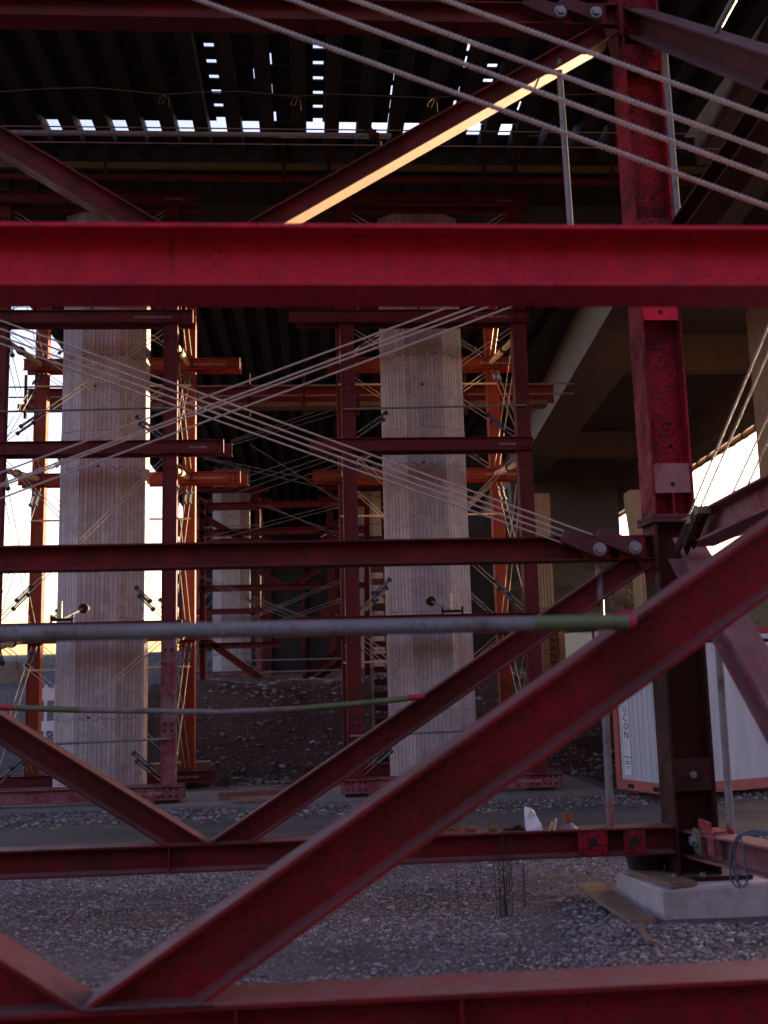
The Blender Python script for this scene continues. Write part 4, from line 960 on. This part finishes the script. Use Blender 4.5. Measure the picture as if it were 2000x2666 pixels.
solo('rope', b, plain('blue_rope_fibre', (.055,.085,.13,1), .85, 0, .7, 60, .5), 'coil of blue and white rope hanging over the bottom beam at the right edge', 'rope', None, True)
# things on the bottom chord of frame B (top at z=.7225)
ZT = .724
bg_ = PT(1151, 1795, 9.42); b = MB()
v0 = [(-.07,-.05,0),(.075,-.05,0),(.085,.05,0),(-.06,.06,0),(-.075,-.01,.17),(.03,-.02,.125),(.02,.03,.16),(-.06,.03,.20),(-.02,-.035,.19),(.065,-.055,.05),(-.068,-.03,.09)]
b.add([(bg_.x+x, 9.40+y, ZT+z) for x, y, z in v0], [(0,9,5,10),(0,1,9),(9,1,2),(9,2,5),(10,5,8,4),(5,2,6),(5,6,8),(6,2,3,7),(6,7,8),(7,4,8),(3,0,10),(3,10,4,7),(0,3,2,1)])
solo('crumpled_bag', b, M_WHITE, 'crumpled white paper bag standing on the bottom beam', 'bag')
def onbeam(name, xD, w_, h, m, label, cat, group=None):
    q = PT(xD, 1795, 9.42); b = MB()
    b.tube([(q.x-w_/2, 9.38, ZT+h*.5), (q.x-w_*.2, 9.385, ZT+h*.55), (q.x+w_*.2, 9.39, ZT+h*.5), (q.x+w_/2, 9.40, ZT+h*.5)], [h*.4, h*.5, h*.45, h*.5], 7)
    return solo(name, b, m, label, cat, group)
M_RUSTY = plain('orange_rust', (.20,.07,.03,1), .9, 0, .5, 25, .6)
onbeam('rusty_nut', 1063, .075, .05, M_RUSTY, 'rusty cylindrical nut lying alone on the bottom beam', 'nut')
onbeam('rusty_coupler', 1018, .07, .055, M_RUSTY, 'short rusty coupler on the bottom beam next to the rusty clump', 'coupler')
q = PT(985, 1795, 9.42); b = MB()
for k in range(14): b.tube([(q.x-.09+.014*k, 9.36+random.uniform(0,.06), ZT+.012+random.uniform(0,.02)), (q.x-.09+.014*k+random.uniform(-.03,.04), 9.38+random.uniform(0,.06), ZT+.02+random.uniform(0,.035))], .012, 5)
solo('rusty_clamp_heap', b, M_RUSTY, 'heap of rusty clamps on the bottom beam beside the near diagonal', 'clamps')
q = PT(1112, 1795, 9.42); b = MB().obox((q.x-.10, 9.38, ZT+.015), (q.x+.08, 9.40, ZT+.012), (0,1,0), .03, .022).tube([(q.x-.02, 9.39, ZT+.03), (q.x+.05, 9.39, ZT+.045)], .018, 6)
solo('dark_clamp', b, M_DARK, 'dark steel clamp lying on the bottom beam left of the white bag', 'clamp')
GW = 'pale wooden pegs on the bottom beam'
for k, lb in ((0, 'left one of two pale wooden pegs sticking out over the bottom beam'), (1, 'right one of two pale wooden pegs sticking out over the bottom beam')):
    q = PT(1190+k*9, 1800, 9.35); solo('wood_peg', MB().tube([(q.x-.03, 9.25, ZT+.016), (q.x+.03, 9.42, ZT+.05+.03*k)], .012, 8), plain('pale_peg_wood', (.42,.30,.18,1), .7), lb, 'peg', GW, True)
q = PT(1228, 1795, 9.42); an = thing('anchor_nut', (q.x, 9.42, ZT), 'winged anchor nut with flared washer plate on the bottom beam left of the post tube', 'anchor nut')
part('washer_plate', MB().tube([(q.x, 9.42, ZT), (q.x, 9.42, ZT+.045)], [.085, .03], 12), M_GALV, an)
nb = MB().tube([(q.x, 9.42, ZT+.045), (q.x, 9.42, ZT+.10)], [.035, .045], 6)
for k in range(3): a = k*2.1; nb.obox((q.x+.03*math.cos(a), 9.42+.03*math.sin(a), ZT+.09), (q.x+.05*math.cos(a), 9.42+.05*math.sin(a), ZT+.135), (0,0,1), .02, .025)
part('wing_nut', nb, M_RUSTY, an)
# dry weed stalks
WD = []
random.seed(21)
for c, n_, sp_, hh in (((1090, 1985), 13, .10, .85), ((992, 1950), 1, .02, .6), ((1037, 1930), 1, .02, .55), ((1135, 1960), 2, .03, .65)):
    base = PG(*c, 0); b = MB()
    for k in range(n_):
        ox, oy = random.gauss(0, sp_*.35), random.gauss(0, sp_*.3); lx = random.gauss(0, sp_*1.1); h = hh*random.uniform(.75, 1.15)
        pts = [base+V((ox+lx*t_**2, oy, h*t_-.02)) for t_ in np.linspace(0, 1, 7)]; b.tube(pts, [.0042*(1-.7*t_) for t_ in np.linspace(0, 1, 7)], 5)
        for j in (2, 3, 4): b.tube([pts[j], pts[j]+V((random.uniform(-.06,.06), 0, .10))], [.002, .001], 4)
    WD.append(b)
M_WEED = plain('dead_weed', (.028,.018,.018,1), .9)
for b, lb in zip(WD, ('thick clump of dark dry weed stalks in the gravel below the bottom beam', 'single bent dry stalk left of the weed clump, nearest the near diagonal', 'single thin dry stalk just left of the weed clump', 'pair of thin dry stalks right of the weed clump')):
    solo('dry_weed', b, M_WEED, lb, 'weed', 'dry weeds in the gravel', True)
# ------------------------------------------------------------------ by the towers
def gbox(name, c0, c1, h, dep, m, label, cat, group=None, z=.09):
    p, q = PG(*c0, z), PG(*c1, z); return solo(name, MB().obox(p+V((0,dep/2,h/2)), q+V((0,dep/2,h/2)), (0,1,0), dep, h), m, label, cat, group)
random.seed(5)
GL = 'loose boards on the slab between the towers'
gbox('board', (470, 1726), (620, 1718), .10, .16, M_WOODR, 'long reddish board lying on the slab between the towers', 'board', GL)
gbox('board', (498, 1733), (600, 1728), .06, .14, M_WOOD, 'lower grey board in the small stack between the towers', 'board', GL)
gbox('board', (530, 1722), (585, 1719), .13, .12, M_WOOD, 'short thick board on top of the small stack between the towers', 'board', GL)
gbox('rusty_block', (312, 1697), (452, 1690), .40, .5, plain('rusty_concrete_block', (.17,.085,.04,1), .9, 0, .5, 5, .8), 'long rust stained block lying behind the left tower foot', 'block')
rb = MB().tube([PT(487, 1690, 19.0), PT(487, 1690, 19.25)], [.12, .12], 18); solo('cable_roller', MB().tube([PT(486, 1688, 18.2), PT(488, 1688, 18.35)], .1, 18), M_DARK, 'round dark roller beside the left tower foot', 'roller', None, True)
# road side items on the left
bar = thing('road_barrier', PT(98, 1560, 24), 'pale plastic road barrier board standing on the haul road behind the left tower', 'barrier')
c = PT(98, 1518, 24); part('board', MB().box((c.x-.30, 24, c.z+.05), (c.x+.30, 24.05, c.z+.33)), M_WHITE, bar); part('board', MB().box((c.x-.30, 24, c.z-.62), (c.x+.30, 24.05, c.z-.40)), M_WHITE, bar)
for k in (-.22, .0, .22): part('upright', MB().box((c.x+k-.03, 24.01, c.z-.85), (c.x+k+.03, 24.04, c.z+.40)), M_WHITE, bar)
c = PT(14, 1447, 45)
random.seed(9)
for k in range(4):
    solo('timber_stack', MB().box((c.x-1.0+random.uniform(-.1,.1), 45, c.z-.95+.33*k), (c.x+.45+random.uniform(-.1,.1), 46, c.z-.65+.33*k)), M_WOOD, ['bottom','second from bottom','third from bottom','topmost'][k]+' bundle of the brown timber pile at the left edge', 'timber bundle', 'timber bundles piled at the left edge')
FR = thing('site_fence', PT(60, 1460, 50), 'low grey rail fence along the haul road behind the left tower', 'fence')
for k in range(9):
    q = PT(36+k*9.5, 1442, 50); part('post', MB().box((q.x-.03, 50, q.z-.6), (q.x+.03, 50.05, q.z+.5)), M_GALV, FR)
p, q = PT(30, 1438, 50), PT(125, 1437, 50); part('rail', MB().tube([p, q], .04, 6), M_GALV, FR, True); part('rail', MB().tube([p-V((0,0,.4)), q-V((0,0,.4))], .04, 6), M_GALV, FR, True)
# ladder tower between the right tower legs
q = PT(822, 1240, 24.5); zb = .1; LT = thing('access_ladder', (q.x, 24.5, zb), 'tall dark stair ladder standing behind the left leg of the right tower', 'ladder')
x0, x1 = PT(806, 1500, 22.5).x, PT(839, 1500, 22.5).x
for x in (x0, x1): part('stringer', MB().box((x-.02, 22.48, .1), (x+.02, 22.53, 4.9)), M_GALV, LT)
for k in range(17): part('tread', MB().box((x0+.03, 22.42, .3+.27*k), (x1-.03, 22.62, .42+.27*k)), M_DARK, LT)
RC = thing('red_beam_stack', PT(840, 1290, 23), 'red flanged steel post behind the access ladder', 'steel post')
part('shaft', MB().hsec((x1+.15, 22.9, .3), (x1+.15, 22.9, 6.2), .2, .2, (0,1,0)), M_COL, RC)
